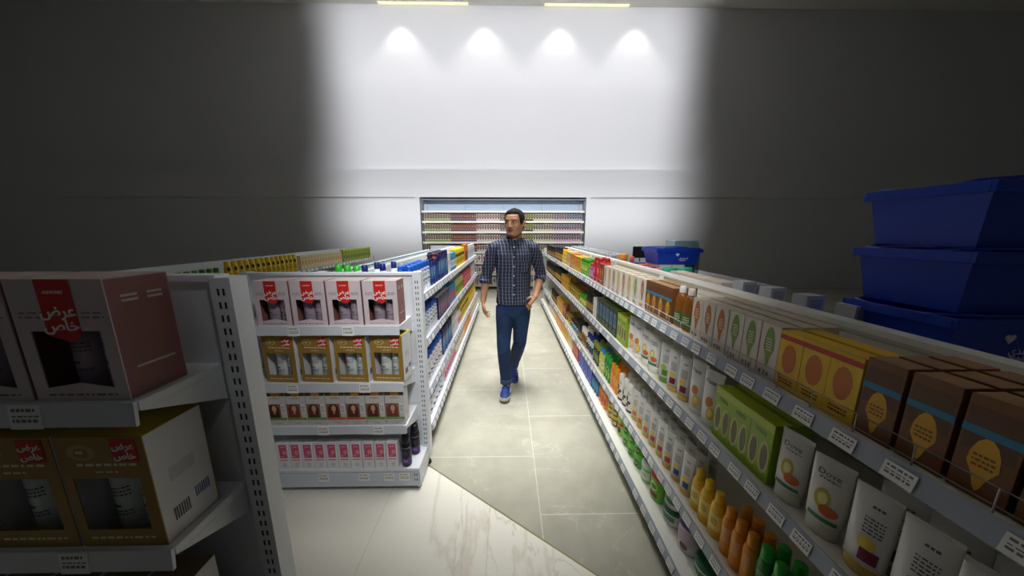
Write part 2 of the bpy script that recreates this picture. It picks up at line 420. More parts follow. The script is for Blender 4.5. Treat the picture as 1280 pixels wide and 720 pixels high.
# gift boxes with a window
def gift_box(kind, w, d, h):
    t = Proto(kind, 'box', w, d, h); b = MB(); pink = kind == 'pink'
    if pink: face, side, back = (214, 200, 204), (148, 96, 92), (196, 170, 166)
    else: face, side, back = (158, 124, 52), (222, 222, 226), (170, 140, 60)
    e = .002; yf, yb = -d/2, d/2
    b.box(-w/2, w/2, yb-e, yb, 0, h, back); b.box(-w/2, -w/2+e, yf+e, yb-e, 0, h, side); b.box(w/2-e, w/2, yf+e, yb-e, 0, h, side)
    b.box(-w/2, w/2, yf+e, yb, h-e, h, (206, 188, 182) if pink else (214, 186, 62)); b.box(-w/2, w/2, yf+e, yb, 0, e, back)
    b.box(-w/2+e, w/2-e, yb-e*2, yb-e, e, h-e, (52, 44, 48))
    wx0, wx1 = (-w*.36, w*.36) if pink else (-w*.40, w*.36); wz0, wz1 = (.11*h, .59*h) if pink else (.16*h, .64*h)
    F = mat(face, .4)
    b.prism([(-w/2, 0), (wx0, 0), (wx0, h), (-w/2, h)], 'y', yf, yf+e, F); b.prism([(wx1, 0), (w/2, 0), (w/2, h), (wx1, h)], 'y', yf, yf+e, F)
    b.prism([(wx0, wz1), (wx1, wz1), (wx1, h), (wx0, h)], 'y', yf, yf+e, F)
    if pink: b.prism([(wx0, 0), (wx1, 0), (wx1, wz0), (0, wz0+.045*h), (wx0, wz0)], 'y', yf, yf+e, F)
    else: b.prism([(wx0, 0), (wx1, 0), (wx1, wz0), (wx0, wz0)], 'y', yf, yf+e, F)
    t.parts.append(('box_body', b, None))
    for k, x in enumerate((-w*.17, w*.18)):
        c = MB(); r = w*(.165 if k == 0 else .15); bc = ((170, 152, 164) if k else (158, 142, 158)) if pink else (214, 222, 216); cap = bc
        cm = mat(bc, .35); z1 = h*.60
        c.lathe([(.003, r*.95, r*.95), (.006, r, r), (z1*.93, r, r), (z1*.95, r*.97, r*.97), (z1*1.05, r*.9, r*.9), (z1*1.08, r*.7, r*.7)], cm, 18, cx=x, cy=yf+.03+r*.9)
        aa = MB(); art = [('t', -.7, .7, .36, .46, (96, 84, 92)), ('r', -.6, .1, .27, .29, (70, 70, 76)), ('t', -.7, .7, .18, .24, (110, 110, 112))]
        put_art(aa, art, lambda z: r, lambda z: r, h, False)
        aa.v = [(p[0]+x, p[1]+yf+.03+r*.9, p[2]) for p in aa.v]
        n0 = len(c.v); c.v += aa.v
        for f, kk in zip(aa.f, aa.m): c.f.append([i+n0 for i in f]); c.m.append(c.mi(aa.mats[kk])); c.sm.append(False)
        t.parts.append(('bottle', c, 'bottle showing through the box window'))
    a = MB(); D = (90, 70, 74) if pink else (236, 226, 190)
    if pink: art = [('t', -.75, .75, .035, .065, D), ('t', -.9, -.35, .68, .75, (150, 136, 142)), ('t', .42, .9, .68, .75, (150, 136, 142))]
    else: art = [('t', -.8, .8, .06, .1, D), ('t', -.75, .75, .73, .78, D), ('t', -.25, .3, .68, .71, D), ('e', -.75, -.1, .80, .94, (190, 162, 96)), ('e', -.6, -.25, .82, .91, (158, 124, 52)), ('t', -.55, -.3, .84, .89, D)]
    put_art(a, art, lambda z: w/2, lambda z: d/2, h, True)
    if pink:
        for k in (.8, .84): a.box(w/2, w/2+.0004, -d*.3, -d*.05, h*k, h*(k+.02), (205, 190, 186)); a.box(w/2, w/2+.0004, d*.1, d*.35, h*k, h*(k+.02), (205, 190, 186)); a.box(w/2, w/2+.0004, -d*.3, d*.35, h*.08+k*.05, h*.09+k*.05, (205, 190, 186))
    else:
        for k in range(7): a.box(w/2, w/2+.0004, -d*.3+k*.005, -d*.3+k*.005+.003, h*.14, h*.26, (60, 60, 64)); a.box(w/2, w/2+.0004, d*.1+k*.005, d*.1+k*.005+.003, h*.2, h*.3, (90, 100, 150))
        a.box(w/2, w/2+.0004, -d*.25, d*.2, h*.5, h*.62, (200, 205, 212))
    t.parts.append(('printed_front', a, None))
    r = MB(); R = (206, 40, 30)
    if pink: r.prism([(-w*.17, h*.56), (w*.06-.0, h*.50), (w*.17, h*.55), (w*.17, h+.0), (-w*.17, h+.0)], 'y', yf-.002, yf-.0005, R)
    else: r.box(w*.14, w*.42, yf-.002, yf-.0005, h*.79, h*.98, R)
    t.parts.append(('offer_tag', r, 'red special offer tag with white lettering')); t.pink = pink
    return t
PINK = gift_box('pink', .182, .11, .247); PINK.name = 'gift_box'
GOLD = gift_box('gold', .182, .12, .272); GOLD.name = 'gift_box'
WTX = mat((250, 248, 246), .5)
def place_gift(p, x, y, z, label, rz=0, group=None):
    t = place(p, x, y, z, rz, label, group, True)
    tg = [c for c in t.children if c.name.startswith('offer_tag')][0]
    yf = -p.d/2-.0026; w, h = p.w, p.h
    L = [(OFFER1, .031, -.001, h*.75), (OFFER2, .031, 0, h*.635), ('ALFAPARF', .0085, 0, h*.9)] if p.pink else [(OFFER1, .021, w*.28, h*.925), (OFFER2, .021, w*.28, h*.84)]
    for s, sz, lx, lz in L:
        o = link('lettering', text_mesh(s, sz, WTX, .0006 if sz > .01 else 0), tg); o.location = (lx, yf, lz)
    return t
yb = 1.572+.065
xs = [-.682-.192*k for k in range(4)]
side_words = ['beside the slotted post', 'second from the slotted post', 'third from the slotted post', 'farthest from the slotted post']
for k, x in enumerate(xs):
    place_gift(PINK, x, yb, EZ[0], 'pink gift box with red tag on the end cap, ' + side_words[k])
    place_gift(GOLD, x+(.012 if k == 0 else .008)-.005*k, yb+.012, EZ[1], 'gold gift box of two white bottles on the end cap, ' + side_words[k], -.08)
# hair dye cartons
SKIN0 = (200, 150, 120)
def dye(name, band, hair=(92, 44, 30)):
    return carton(name, .108, .07, .222, (214, 210, 206), [
        ('r', -1, 1, .84, 1, (104, 88, 60)), ('e', -.45, .5, .82, 1., (216, 160, 60)), ('t', -.5, .5, .74, .8, (120, 120, 130)), ('r', -.98, .45, .24, .62, (150, 110, 92)),
        ('e', -.85, .3, .25, .62, hair), ('r', -.85, .3, .24, .4, hair), ('e', -.45, .02, .40, .58, (214, 168, 140)), ('r', -.3, -.12, .34, .42, (206, 158, 130)), ('r', .48, .95, .36, .62, (236, 236, 236)), ('t', .52, .9, .38, .58, (70, 70, 74)),
        ('r', -1, 1, .17, .24, band), ('r', -1, 1, .13, .17, (210, 214, 212)), ('t', -.3, .4, .05, .09, (150, 150, 150))], top=(118, 98, 70))
dO = dye('hair_dye_carton', (206, 92, 44)); dG = dye('hair_dye_carton', (124, 158, 84)); dG2 = dye('hair_dye_carton', (124, 158, 84), (128, 60, 50))
for k in range(8):
    x = -.648-.112*k
    lab = ['hair dye carton with green band at the right end of the end cap shelf', 'hair dye carton with green band, second from the right on the end cap', 'hair dye carton with orange band, third from the right on the end cap'][k] if k < 3 else 'hair dye carton in the dark left half of the end cap shelf'
    place([dG2, dG, dO, dO, dG][k % 5], x, 1.572+.04, EZ[2], 0, lab, None if k < 3 else 'hair dye cartons on the end cap', True)
creamc = carton('cream_carton', .066, .045, .168, (238, 236, 240), [('r', -.6, .75, .45, .97, (214, 84, 134)), ('t', -.3, .5, .84, .9, (245, 220, 230)), ('e', .0, .62, .58, .74, (236, 190, 150)), ('e', .15, .5, .61, .71, (200, 150, 90)),
    ('t', -.5, .2, .5, .54, (245, 220, 230)), ('r', -.7, .8, .36, .39, (206, 60, 110)), ('t', -.2, .5, .1, .25, (170, 170, 176))])
words = ['first', 'second', 'third', 'fourth', 'fifth']
for k in range(11):
    x = -.688-.071*k
    place(creamc, x, 1.572+.03, .145, 0, ('pink and white cream carton on the end cap base, %s from the right' % words[k]) if k < 5 else 'pink and white cream carton in the dark left of the base',
          None if k < 5 else 'cream cartons on the end cap base', True)
spray = bottle('spray_bottle', .056, .056, .2, (28, 24, 32), (20, 18, 24), [('r', -.9, .9, .1, .3, (74, 40, 120)), ('t', -.5, .5, .15, .25, (190, 170, 220)), ('r', -.9, .9, .62, .64, (150, 150, 160)), ('e', -.5, .5, .38, .56, (54, 50, 62))], caph=.22, capw=.85, sh=.95)
place(spray, -.612, 1.61, .145, 0, 'black and purple hair spray at the front of the end cap base', None, True)
place(spray, -.59, 1.71, .145, 0, 'black and purple hair spray standing behind the other black one', None, True)

# ------------------------------------------------------------------ product kinds
B = {}
K = (30, 30, 34)
B['amber'] = carton('oil_carton', .066, .055, .18, (128, 84, 44), [('r', -1, 1, .0, 1, (120, 74, 34)), ('r', -.9, .9, .45, .9, (98, 62, 34)), ('d', -.55, .55, .06, .62, (222, 164, 36)), ('r', -1, 1, .62, .7, (52, 126, 164)), ('t', -.4, .4, .3, .45, (130, 80, 20))], top=(172, 132, 88))
for nm, c in dict(rust=(192, 110, 58), green=(124, 156, 60), gold=(204, 176, 60), tan=(214, 186, 98), mauve=(164, 128, 104), orange=(222, 156, 54), olive=(168, 164, 88), brick=(160, 92, 66)).items():
    B['drop_'+nm] = carton('hair_oil_carton', .068, .05, .175, (226, 216, 202), [('d', -.55, .55, .2, .96, c), ('t', -.3, .3, .5, .75, (240, 232, 210)), ('e', -.7, -.4, .06, .14, (130, 110, 90)), ('e', .1, .4, .06, .14, (170, 120, 90)), ('r', -.2, -.0, .04, .15, c)], top=(216, 202, 178))
B['text3'] = carton('text_carton', .06, .05, .21, (206, 206, 180), [('r', -.7, .7, .8, .85, K), ('t', -.8, .8, .84, .98, K)])
B['whitecap_oil'] = bottle('oil_bottle', .062, .05, .2, (142, 84, 24), (238, 236, 230), [('r', -.9, .9, .1, .4, (70, 116, 60)), ('t', -.5, .5, .2, .35, (230, 220, 170))], caph=.16, capw=.5)
B['brownbox'] = carton('brown_carton', .055, .05, .18, (150, 62, 34), [('r', -.7, .7, .3, .8, (204, 104, 40)), ('t', -.5, .5, .5, .7, (240, 210, 150))])
B['red'] = bottle('red_bottle', .09, .05, .22, (200, 28, 36), (168, 18, 30), [('r', -.5, .5, .25, .7, (216, 56, 62)), ('t', -.3, .3, .35, .6, (244, 220, 222))], caph=.14, capw=.55)
B['purple'] = bottle('purple_bottle', .06, .045, .15, (168, 84, 150), (200, 40, 50), [('r', -.6, .6, .2, .6, (220, 150, 200))], caph=.2)
B['lime'] = bottle('green_bottle', .065, .05, .17, (98, 186, 40), (60, 140, 30), [('e', -.6, .6, .3, .65, (230, 230, 120)), ('t', -.4, .4, .2, .3, (30, 80, 20))], caph=.2, capw=.7)
B['yellowbox'] = carton('yellow_carton', .07, .05, .17, (236, 190, 32), [('e', -.6, .6, .3, .8, (206, 110, 30)), ('t', -.6, .6, .08, .2, (120, 40, 20)), ('r', -1, 1, .86, .94, (196, 50, 30))])
B['orangebox'] = carton('orange_carton', .06, .05, .18, (232, 136, 34), [('r', -.7, .7, .2, .6, (240, 214, 120)), ('t', -.5, .5, .3, .5, (130, 60, 20))])
B['creambox'] = carton('cream_coloured_carton', .065, .05, .19, (228, 212, 168), [('e', -.5, .5, .3, .7, (214, 150, 70)), ('t', -.5, .5, .75, .9, (120, 80, 50))])
B['darkbot'] = bottle('dark_bottle', .06, .045, .21, (46, 32, 24), (22, 20, 20), [('r', -.8, .8, .2, .55, (226, 178, 60)), ('t', -.4, .4, .3, .45, K)], caph=.2, capw=.55)
B['yellowbot'] = bottle('yellow_bottle', .062, .045, .2, (238, 186, 20), (244, 200, 40), [('r', -.8, .8, .2, .55, (250, 226, 120)), ('t', -.4, .4, .3, .45, (150, 60, 20))], caph=.2, capw=.55)
tube_art = lambda lab, c2: [('t', -.1, .5, .78, .84, (110, 110, 112)), ('t', -.3, .6, .5, .7, (96, 96, 100)), ('e', -.3, .5, .33, .48, c2), ('r', -.1, .7, .2, .34, lab), ('r', -.9, .9, .135, .17, (226, 208, 150))]
TW = (222, 220, 214)
B['tube_red'] = bottle('cream_tube', .07, .045, .205, TW, (222, 180, 78), tube_art((196, 66, 46), (236, 200, 90)), caph=.13, shape='tube')
B['tube_orange'] = bottle('cream_tube', .07, .045, .205, TW, (222, 180, 78), tube_art((214, 120, 70), (240, 206, 80)), caph=.13, shape='tube')
B['tube_blue'] = bottle('cream_tube', .07, .045, .205, TW, (222, 180, 78), tube_art((36, 74, 156), (240, 206, 80)), caph=.13, shape='tube')
B['tube_maroon'] = bottle('cream_tube', .075, .048, .215, TW, (222, 184, 96), tube_art((134, 24, 70), (240, 206, 80)), caph=.13, shape='tube')
B['tube_green'] = bottle('cream_tube', .075, .048, .215, TW, (112, 158, 84), tube_art((92, 150, 60), (170, 190, 60)), caph=.13, shape='tube')
B['avocado'] = bottle('hair_mask_bottle', .08, .045, .215, (226, 224, 214), (228, 224, 208), [('e', -.55, .3, .36, .62, (206, 190, 70)), ('e', -.35, .15, .42, .57, (240, 226, 150)), ('e', -.2, .75, .3, .44, (222, 110, 52)), ('r', -.7, .8, .22, .27, (60, 130, 80)), ('t', -.5, .5, .72, .76, (110, 110, 116))], caph=.18, shape='tube')
B['drip'] = bottle('lotion_tube', .085, .045, .235, (230, 228, 222), (232, 230, 226), [('e', -.4, .4, .36, .54, (216, 130, 50)), ('e', -.1, .7, .14, .38, (226, 180, 60)), ('e', .0, .5, .2, .34, (240, 216, 130)), ('t', -.4, .3, .75, .8, (110, 110, 112))], caph=.1, shape='tube')
B['limebox'] = carton('hair_colour_carton', .085, .055, .205, (150, 186, 34), [('r', -1, 1, .86, 1, (186, 206, 60)), ('e', -.9, -.02, .12, .68, (206, 204, 120)), ('e', -.75, -.15, .18, .62, (96, 92, 40)), ('e', .04, .92, .12, .68, (206, 204, 120)), ('e', .2, .8, .18, .62, (96, 92, 40)), ('t', -.5, .5, .74, .82, (40, 60, 20))], top=(196, 216, 50))
B['blackbox'] = carton('hair_colour_carton', .078, .055, .205, (24, 42, 32), [('e', -.85, -.02, .3, .86, (96, 158, 210)), ('e', -.7, -.15, .38, .78, (30, 44, 60)), ('e', .04, .88, .3, .86, (96, 158, 210)), ('e', .2, .75, .38, .78, (30, 44, 60)), ('r', -1, 1, .08, .12, (110, 150, 50)), ('t', -.6, .6, .15, .24, (140, 170, 100))], top=(150, 170, 110))
B['whitebox'] = carton('white_carton', .055, .05, .18, (236, 236, 232), [('t', -.4, .4, .4, .7, (140, 150, 160))])
B['blackbot'] = bottle('black_bottle', .06, .05, .19, (30, 28, 30), (18, 18, 20), [('r', -.8, .8, .15, .5, (170, 130, 60))], caph=.22, capw=.7)
B['greenjar'] = bottle('green_jar', .085, .085, .11, (120, 190, 60), (70, 170, 50), [('r', -.9, .9, .2, .6, (240, 220, 110))], caph=.3, shape='jar', cat='jar')
B['yellowjar'] = bottle('yellow_jar', .085, .085, .12, (236, 200, 44), (150, 112, 30), [('r', -.9, .9, .2, .6, (60, 46, 30)), ('e', -.4, .4, .25, .55, (236, 210, 80))], caph=.25, shape='jar', cat='jar')
B['leaf'] = bottle('leaf_print_bottle', .066, .045, .2, (232, 228, 214), (238, 236, 228), [('e', -.7, .0, .38, .6, (70, 60, 50)), ('e', -.2, .6, .3, .42, (60, 54, 46)), ('e', -.6, .2, .2, .32, (90, 80, 66)), ('t', -.5, .5, .62, .72, (120, 110, 100))], caph=.2, capw=.75, foot=(40, 40, 40))
B['orangebot'] = bottle('orange_bottle', .05, .045, .2, (228, 140, 30), (236, 150, 26), [('t', -.5, .5, .3, .6, (250, 220, 160))], caph=.22, capw=.7, sh=.85)
B['greenbot'] = bottle('slim_green_bottle', .05, .045, .21, (34, 138, 54), (48, 170, 60), [('e', -.6, .5, .15, .45, (150, 200, 90)), ('t', -.4, .4, .5, .6, (220, 240, 210))], caph=.2, capw=.7, shape='waist')
B['bluecapyellow'] = bottle('yellow_bottle', .055, .045, .21, (208, 206, 96), (44, 140, 196), [('r', -.7, .7, .2, .5, (238, 232, 160)), ('t', -.5, .5, .3, .45, (60, 120, 60))], caph=.18, capw=.6)
B['darkgreen'] = bottle('dark_green_bottle', .05, .045, .2, (28, 44, 30), (134, 156, 52), [('r', -.7, .7, .15, .55, (104, 128, 52)), ('t', -.4, .4, .25, .45, (226, 232, 190))], caph=.25, capw=.8, shape='waist')
B['bluecap'] = bottle('blue_capped_bottle', .05, .045, .2, (226, 226, 222), (24, 40, 122), [('r', -.8, .8, .15, .5, (50, 60, 90)), ('t', -.5, .5, .55, .65, (60, 60, 70))], caph=.26, capw=.6)
B['capwhite'] = bottle('white_capped_bottle', .055, .045, .2, (196, 160, 90), (236, 234, 228), [('r', -.8, .8, .2, .6, (120, 84, 40))], caph=.3, capw=.8)
B['stackblue'] = bottle('blue_label_jar', .07, .07, .12, (226, 226, 224), (34, 30, 30), [('r', -.9, .9, .2, .6, (44, 140, 186)), ('r', -.9, .9, .12, .2, (220, 190, 150))], caph=.25, shape='jar', cat='jar')
B['purplejar'] = bottle('white_jar', .11, .11, .16, (222, 216, 220), (92, 60, 150), [('r', -.7, .7, .25, .65, (206, 180, 200)), ('e', -.2, .5, .1, .3, (110, 70, 46))], caph=.22, shape='jar', cat='jar')
B['tub'] = bottle('green_and_white_tub', .105, .105, .092, (234, 236, 230), (36, 112, 70), [('r', -.95, .95, .3, .6, (60, 140, 92)), ('t', -.4, .4, .1, .25, (130, 140, 130))], caph=.28, shape='jar', cat='jar')
B['redlid'] = bottle('green_tub', .105, .08, .165, (104, 190, 44), (214, 44, 40), [('e', -.5, .5, .35, .68, (222, 226, 110)), ('e', -.35, .35, .42, .6, (70, 140, 40)), ('r', -.5, .5, .14, .3, (120, 56, 40))], caph=.22, shape='jar', cat='jar')
B['gwjar'] = bottle('pale_green_jar', .08, .08, .12, (150, 206, 120), (228, 234, 226), [('r', -.8, .8, .2, .6, (226, 236, 210)), ('t', -.4, .4, .3, .5, (60, 120, 60))], caph=.25, shape='jar', cat='jar')
B['gjar'] = bottle('green_jar', .085, .085, .085, (90, 176, 50), (120, 206, 70), [('e', -.5, .5, .15, .65, (60, 80, 40)), ('t', -.3, .3, .3, .5, (236, 220, 160))], caph=.3, shape='jar', cat='jar')
B['redjar'] = bottle('red_banded_jar', .085, .085, .16, (150, 196, 80), (176, 210, 90), [('r', -.95, .95, .5, .62, (190, 40, 36)), ('e', -.4, .4, .15, .45, (80, 50, 40))], caph=.25, shape='jar', cat='jar')
B['goldjar'] = bottle('black_and_gold_jar', .09, .09, .08, (58, 42, 30), (214, 176, 40), [('r', -.95, .95, .2, .55, (206, 184, 120)), ('t', -.4, .4, .3, .5, K)], caph=.3, shape='jar', cat='jar')
B['orangepump'] = bottle('orange_bottle', .06, .05, .19, (214, 132, 40), (224, 160, 50), [('r', -.6, .6, .2, .5, (190, 80, 60))], caph=.24, capw=.5)
B['bluebox'] = carton('blue_carton', .07, .05, .17, (20, 62, 172), [('e', -.5, .5, .4, .7, (40, 96, 206)), ('t', -.6, .6, .1, .25, (190, 210, 240))])
B['tealbot'] = bottle('teal_bottle', .055, .045, .18, (24, 84, 132), (20, 60, 120), [('r', -.6, .6, .2, .6, (60, 140, 180))], caph=.2)
B['redbox'] = carton('red_carton', .06, .05, .17, (176, 44, 36), [('r', -.7, .7, .3, .7, (220, 150, 110)), ('t', -.5, .5, .4, .6, (90, 20, 20))])
# left side kinds
B['hs'] = bottle('white_shampoo_bottle', .072, .042, .215, (230, 234, 240), (24, 92, 196), [('e', -.9, .5, .68, .8, (60, 120, 210)), ('t', -.5, .5, .5, .6, (60, 70, 90)), ('r', -.5, .6, .36, .41, (30, 110, 130)), ('t', -.5, .3, .2, .3, (120, 130, 150))], caph=.2, capw=.85, shape='flip')
B['navypump'] = bottle('navy_pump_bottle', .078, .05, .25, (24, 46, 122), (18, 24, 60), [('r', -.5, .5, .2, .6, (40, 110, 170)), ('t', -.3, .3, .3, .6, (200, 210, 230))], caph=.22, capw=.5, shape='pump')
B['navyorange'] = bottle('navy_pump_bottle', .078, .05, .25, (24, 40, 110), (196, 92, 28), [('r', -.5, .5, .2, .6, (50, 80, 150))], caph=.22, capw=.5, shape='pump')
B['navy'] = bottle('navy_bottle', .066, .045, .25, (28, 40, 116), (20, 30, 84), [('r', -.4, .4, .2, .65, (56, 130, 180)), ('t', -.25, .25, .35, .7, (210, 216, 232))], caph=.12, capw=.85, shape='flip')
B['tealmix'] = bottle('teal_bottle', .06, .045, .2, (70, 128, 150), (60, 150, 190), [('r', -.6, .6, .2, .6, (206, 222, 226)), ('t', -.4, .4, .3, .5, (40, 90, 120))], caph=.15, capw=.6)
B['whitetall'] = bottle('tall_white_bottle', .065, .045, .22, (232, 232, 230), (222, 220, 216), [('t', -.5, .5, .4, .6, (150, 170, 190))], caph=.15, capw=.8)
B['yellowtall'] = bottle('yellow_printed_bottle', .068, .045, .22, (238, 206, 30), (240, 210, 40), [('e', -.6, .3, .55, .75, (60, 50, 30)), ('t', -.5, .5, .2, .45, (120, 90, 20))], caph=.15, capw=.8)
B['orangetall'] = carton('orange_carton', .1, .06, .24, (226, 118, 30), [('r', -.8, .8, .1, .6, (30, 60, 70)), ('e', -.3, .3, .65, .9, (244, 190, 90))])
B['navypink'] = carton('navy_and_pink_carton', .062, .045, .2, (34, 34, 84), [('r', -.6, .2, .15, .75, (176, 74, 120)), ('t', -.4, .5, .3, .6, (220, 200, 220)), ('r', .4, .9, .1, .9, (86, 110, 150))], top=(230, 230, 234))
B['pinkblue'] = bottle('pink_and_blue_bottle', .066, .045, .2, (86, 140, 196), (60, 170, 210), [('e', -.6, .6, .2, .6, (222, 80, 110))], caph=.15, capw=.7)
B['yellowgreen'] = bottle('green_and_yellow_bottle', .066, .045, .2, (216, 214, 90), (232, 236, 220), [('e', -.6, .6, .25, .65, (90, 120, 40)), ('t', -.4, .4, .1, .2, K)], caph=.15, capw=.7)
B['pinkbox'] = carton('pink_carton', .08, .05, .21, (224, 70, 98), [('r', -.7, .7, .5, .6, (246, 190, 196)), ('t', -.5, .5, .2, .4, (250, 230, 230))])
B['bluetop'] = bottle('white_bottle_with_blue_cap', .078, .05, .25, (232, 230, 236), (22, 96, 206), [('t', -.4, .4, .55, .62, (80, 80, 100)), ('t', -.1, .6, .4, .5, (170, 90, 100)), ('r', -.5, .3, .25, .3, (60, 60, 80)), ('t', -.5, .3, .12, .2, (150, 110, 120))], caph=.24, capw=.85, shape='flip')
B['bluelow'] = bottle('white_bottle_with_blue_cap', .074, .048, .18, (230, 232, 238), (22, 96, 206), [('t', -.4, .4, .45, .6, (70, 80, 110)), ('r', -.5, .3, .2, .28, (50, 60, 90))], caph=.26, capw=.85, shape='flip')
B['pinkwhite'] = bottle('pink_and_white_bottle', .066, .045, .18, (234, 214, 222), (240, 236, 236), [('r', -.6, .6, .2, .55, (222, 110, 150))], caph=.16, capw=.7)
B['beige'] = bottle('beige_bottle', .066, .045, .17, (206, 190, 160), (150, 120, 80), [('r', -.6, .6, .2, .55, (236, 226, 206))], caph=.16, capw=.7)
B['navycap'] = bottle('navy_capped_bottle', .075, .055, .225, (234, 236, 240), (22, 34, 108), [('t', -.4, .4, .4, .6, (90, 100, 120))], caph=.2, capw=.5)

def run(side, xf, z, items, tier):
    """items: (key, y0, y1, rows, description); products face the aisle. side +1 right, -1 left"""
    for key, y0, y1, rows, desc, *opt in items:
        p = B[key]; lv = opt[0] if opt else 1; gap = p.w+.006; n = max(1, int(round((y1-y0)/gap))); gap = (y1-y0)/n
        for j in range(rows):
            for i in range(n):
                for l in range(lv):
                    y = y0+gap*(i+.5); x = xf+side*(.022+p.d/2+j*(p.d+.012)); rnd = random.uniform
                    carton_like = 'carton' in p.name
                    t = place(p, x+(rnd(0, .002) if carton_like else side*rnd(0, .005)), y, z+.0008+l*(p.h+.0008), -side*PI/2+(rnd(-.01, .01) if carton_like else rnd(-.1, .1)+side*.28),
                          desc+', '+tier, desc+' '+tier, y < 2.6 and j == 0)
                    if key in ('avocado', 'drip') and y < 2.6 and j == 0:
                        o = link('lettering', text_mesh('Dove', .021, mat((74, 84, 120))), t); o.location = (.0, -p.d/2*.62-.002, p.h*.83); o.rotation_euler = (-.16, 0, 0)
# ------------------------------------------------------------------ right gondola
RX, RB = .725, 1.235
RZ = [1.085, .755, .335, .115]
Y0R, Y1R = .3, 6.3
gr = thing('gondola_shelving', 'long white double sided shelving unit along the right side of the aisle', 'shelf', (0,0,0))
XR = RX+.06
for i, z in enumerate(RZ):
    make_shelf(gr, 1, XR if i < 3 else RX, RB, Y0R, Y1R, z, deck=CREAM, maxtags=24, fence=(i == 0), name='shelf' if i < 3 else 'base_shelf')
m = MB(); m.box(RX+.03, 1.72, Y0R+.02, Y1R-.02, .015, .09, mat((168, 168, 160), .4)); m.build('plinth', gr)
m = MB(); m.box(RB-.02, RB+.02, Y0R, Y1R, .02, 1.205, mat((210, 206, 192), .5)); m.box(RB-.03, RB+.03, Y0R, Y1R, 1.205, 1.225, mat((236, 234, 226), .4))
for k in range(30): m.box(RB-.0212, RB-.02, Y0R, Y1R, .14+k*.036, .147+k*.036, mat((176, 172, 160)))
m.build('back_panel', gr)
m = MB(); m.box(RB+.02, 1.72, Y0R, Y1R, 1.06, 1.08, SHELF); m.box(1.715, 1.722, Y0R, Y1R, 1.04, 1.09, SHELF); m.build('shelf', gr)
m = MB(); m.box(RX+.05, 1.70, Y1R, Y1R+.03, .02, 1.2, PANEL); m.build('end_panel', gr)
for y in (1.3, 2.3, 3.3, 4.3, 5.3):
    m = MB(); m.box(RB-.04, RB-.02, y-.015, y+.015, .02, 1.2, SHELF); m.build('upright', gr)
T = 'top shelf on the right'
drops = ['brick', 'green', 'gold', 'rust', 'tan', 'mauve', 'orange', 'olive']
its = [('amber', .32, .62, 3, 'brown oil carton in the dark near end'), ('yellowbox', .62, .83, 2, 'yellow carton in the dark near end'), ('drop_green', .83, 1.04, 3, 'green drop oil carton in the dark near end'), ('drop_rust', 1.04, 1.26, 3, 'rust drop oil carton in the dark near end'),
       ('whitecap_oil', 1.28, 1.42, 1, 'amber oil bottle with white cap'), ('amber', 1.42, 1.70, 2, 'brown oil carton with blue band')]
names = dict(brick='brick red', green='green', gold='mustard', rust='rust orange', tan='pale yellow', mauve='brownish mauve', orange='orange', olive='olive green')
y = 1.70
for k in drops: its.append(('drop_'+k, y, y+.098 if k != 'olive' else y+.1, 2, 'cream carton with %s drop' % names[k])); y += .098
its += [('brownbox', y+.0, y+.11, 1, 'red brown carton'), ('red', y+.12, y+.33, 2, 'red bottle'), ('purple', y+.33, y+.46, 1, 'small purple bottle'), ('lime', 3.0, 3.28, 2, 'lime green bottle'), ('yellowbox', 3.28, 3.62, 2, 'yellow carton'),
        ('orangebox', 3.62, 3.85, 2, 'orange carton'), ('creambox', 3.85, 4.05, 2, 'cream coloured carton'), ('yellowbot', 4.05, 4.42, 2, 'bright yellow bottle'), ('darkbot', 4.42, 5.1, 2, 'dark brown bottle with yellow label'), ('blackbot', 5.15, 6.2, 1, 'black bottle at the far end')]
run(1, XR, RZ[0], its, T)
T = 'second shelf on the right'
run(1, XR, RZ[1], [('tube_maroon', .35, .6, 2, 'maroon label tube in the dark near end'), ('avocado', .6, .8, 1, 'avocado print tube in the dark near end'), ('limebox', .8, 1.05, 2, 'lime carton in the dark near end'), ('drip', 1.05, 1.24, 1, 'white drip tube in the dark near end'),
    ('tube_maroon', 1.25, 1.42, 2, 'white tube with maroon label'), ('tube_green', 1.42, 1.51, 2, 'white tube with green cap'), ('avocado', 1.53, 1.72, 2, 'white tube with avocado print'), ('drip', 1.74, 1.92, 2, 'white tube with orange drip'), ('limebox', 1.93, 2.11, 2, 'lime green hair colour carton'),
    ('blackbox', 2.12, 2.62, 2, 'black hair colour carton with blue ovals'), ('whitebox', 2.62, 2.74, 1, 'plain white carton'), ('blackbot', 2.76, 3.0, 2, 'black bottle'), ('greenjar', 3.02, 3.3, 2, 'green lidded jar'), ('yellowjar', 3.3, 3.95, 2, 'yellow jar with dark lid'),
    ('yellowbox', 3.95, 4.4, 2, 'yellow carton'), ('darkbot', 4.4, 5.0, 2, 'dark bottle with yellow label'), ('blackbot', 5.05, 6.2, 1, 'black bottle at the far end')], T)
T = 'third shelf on the right'
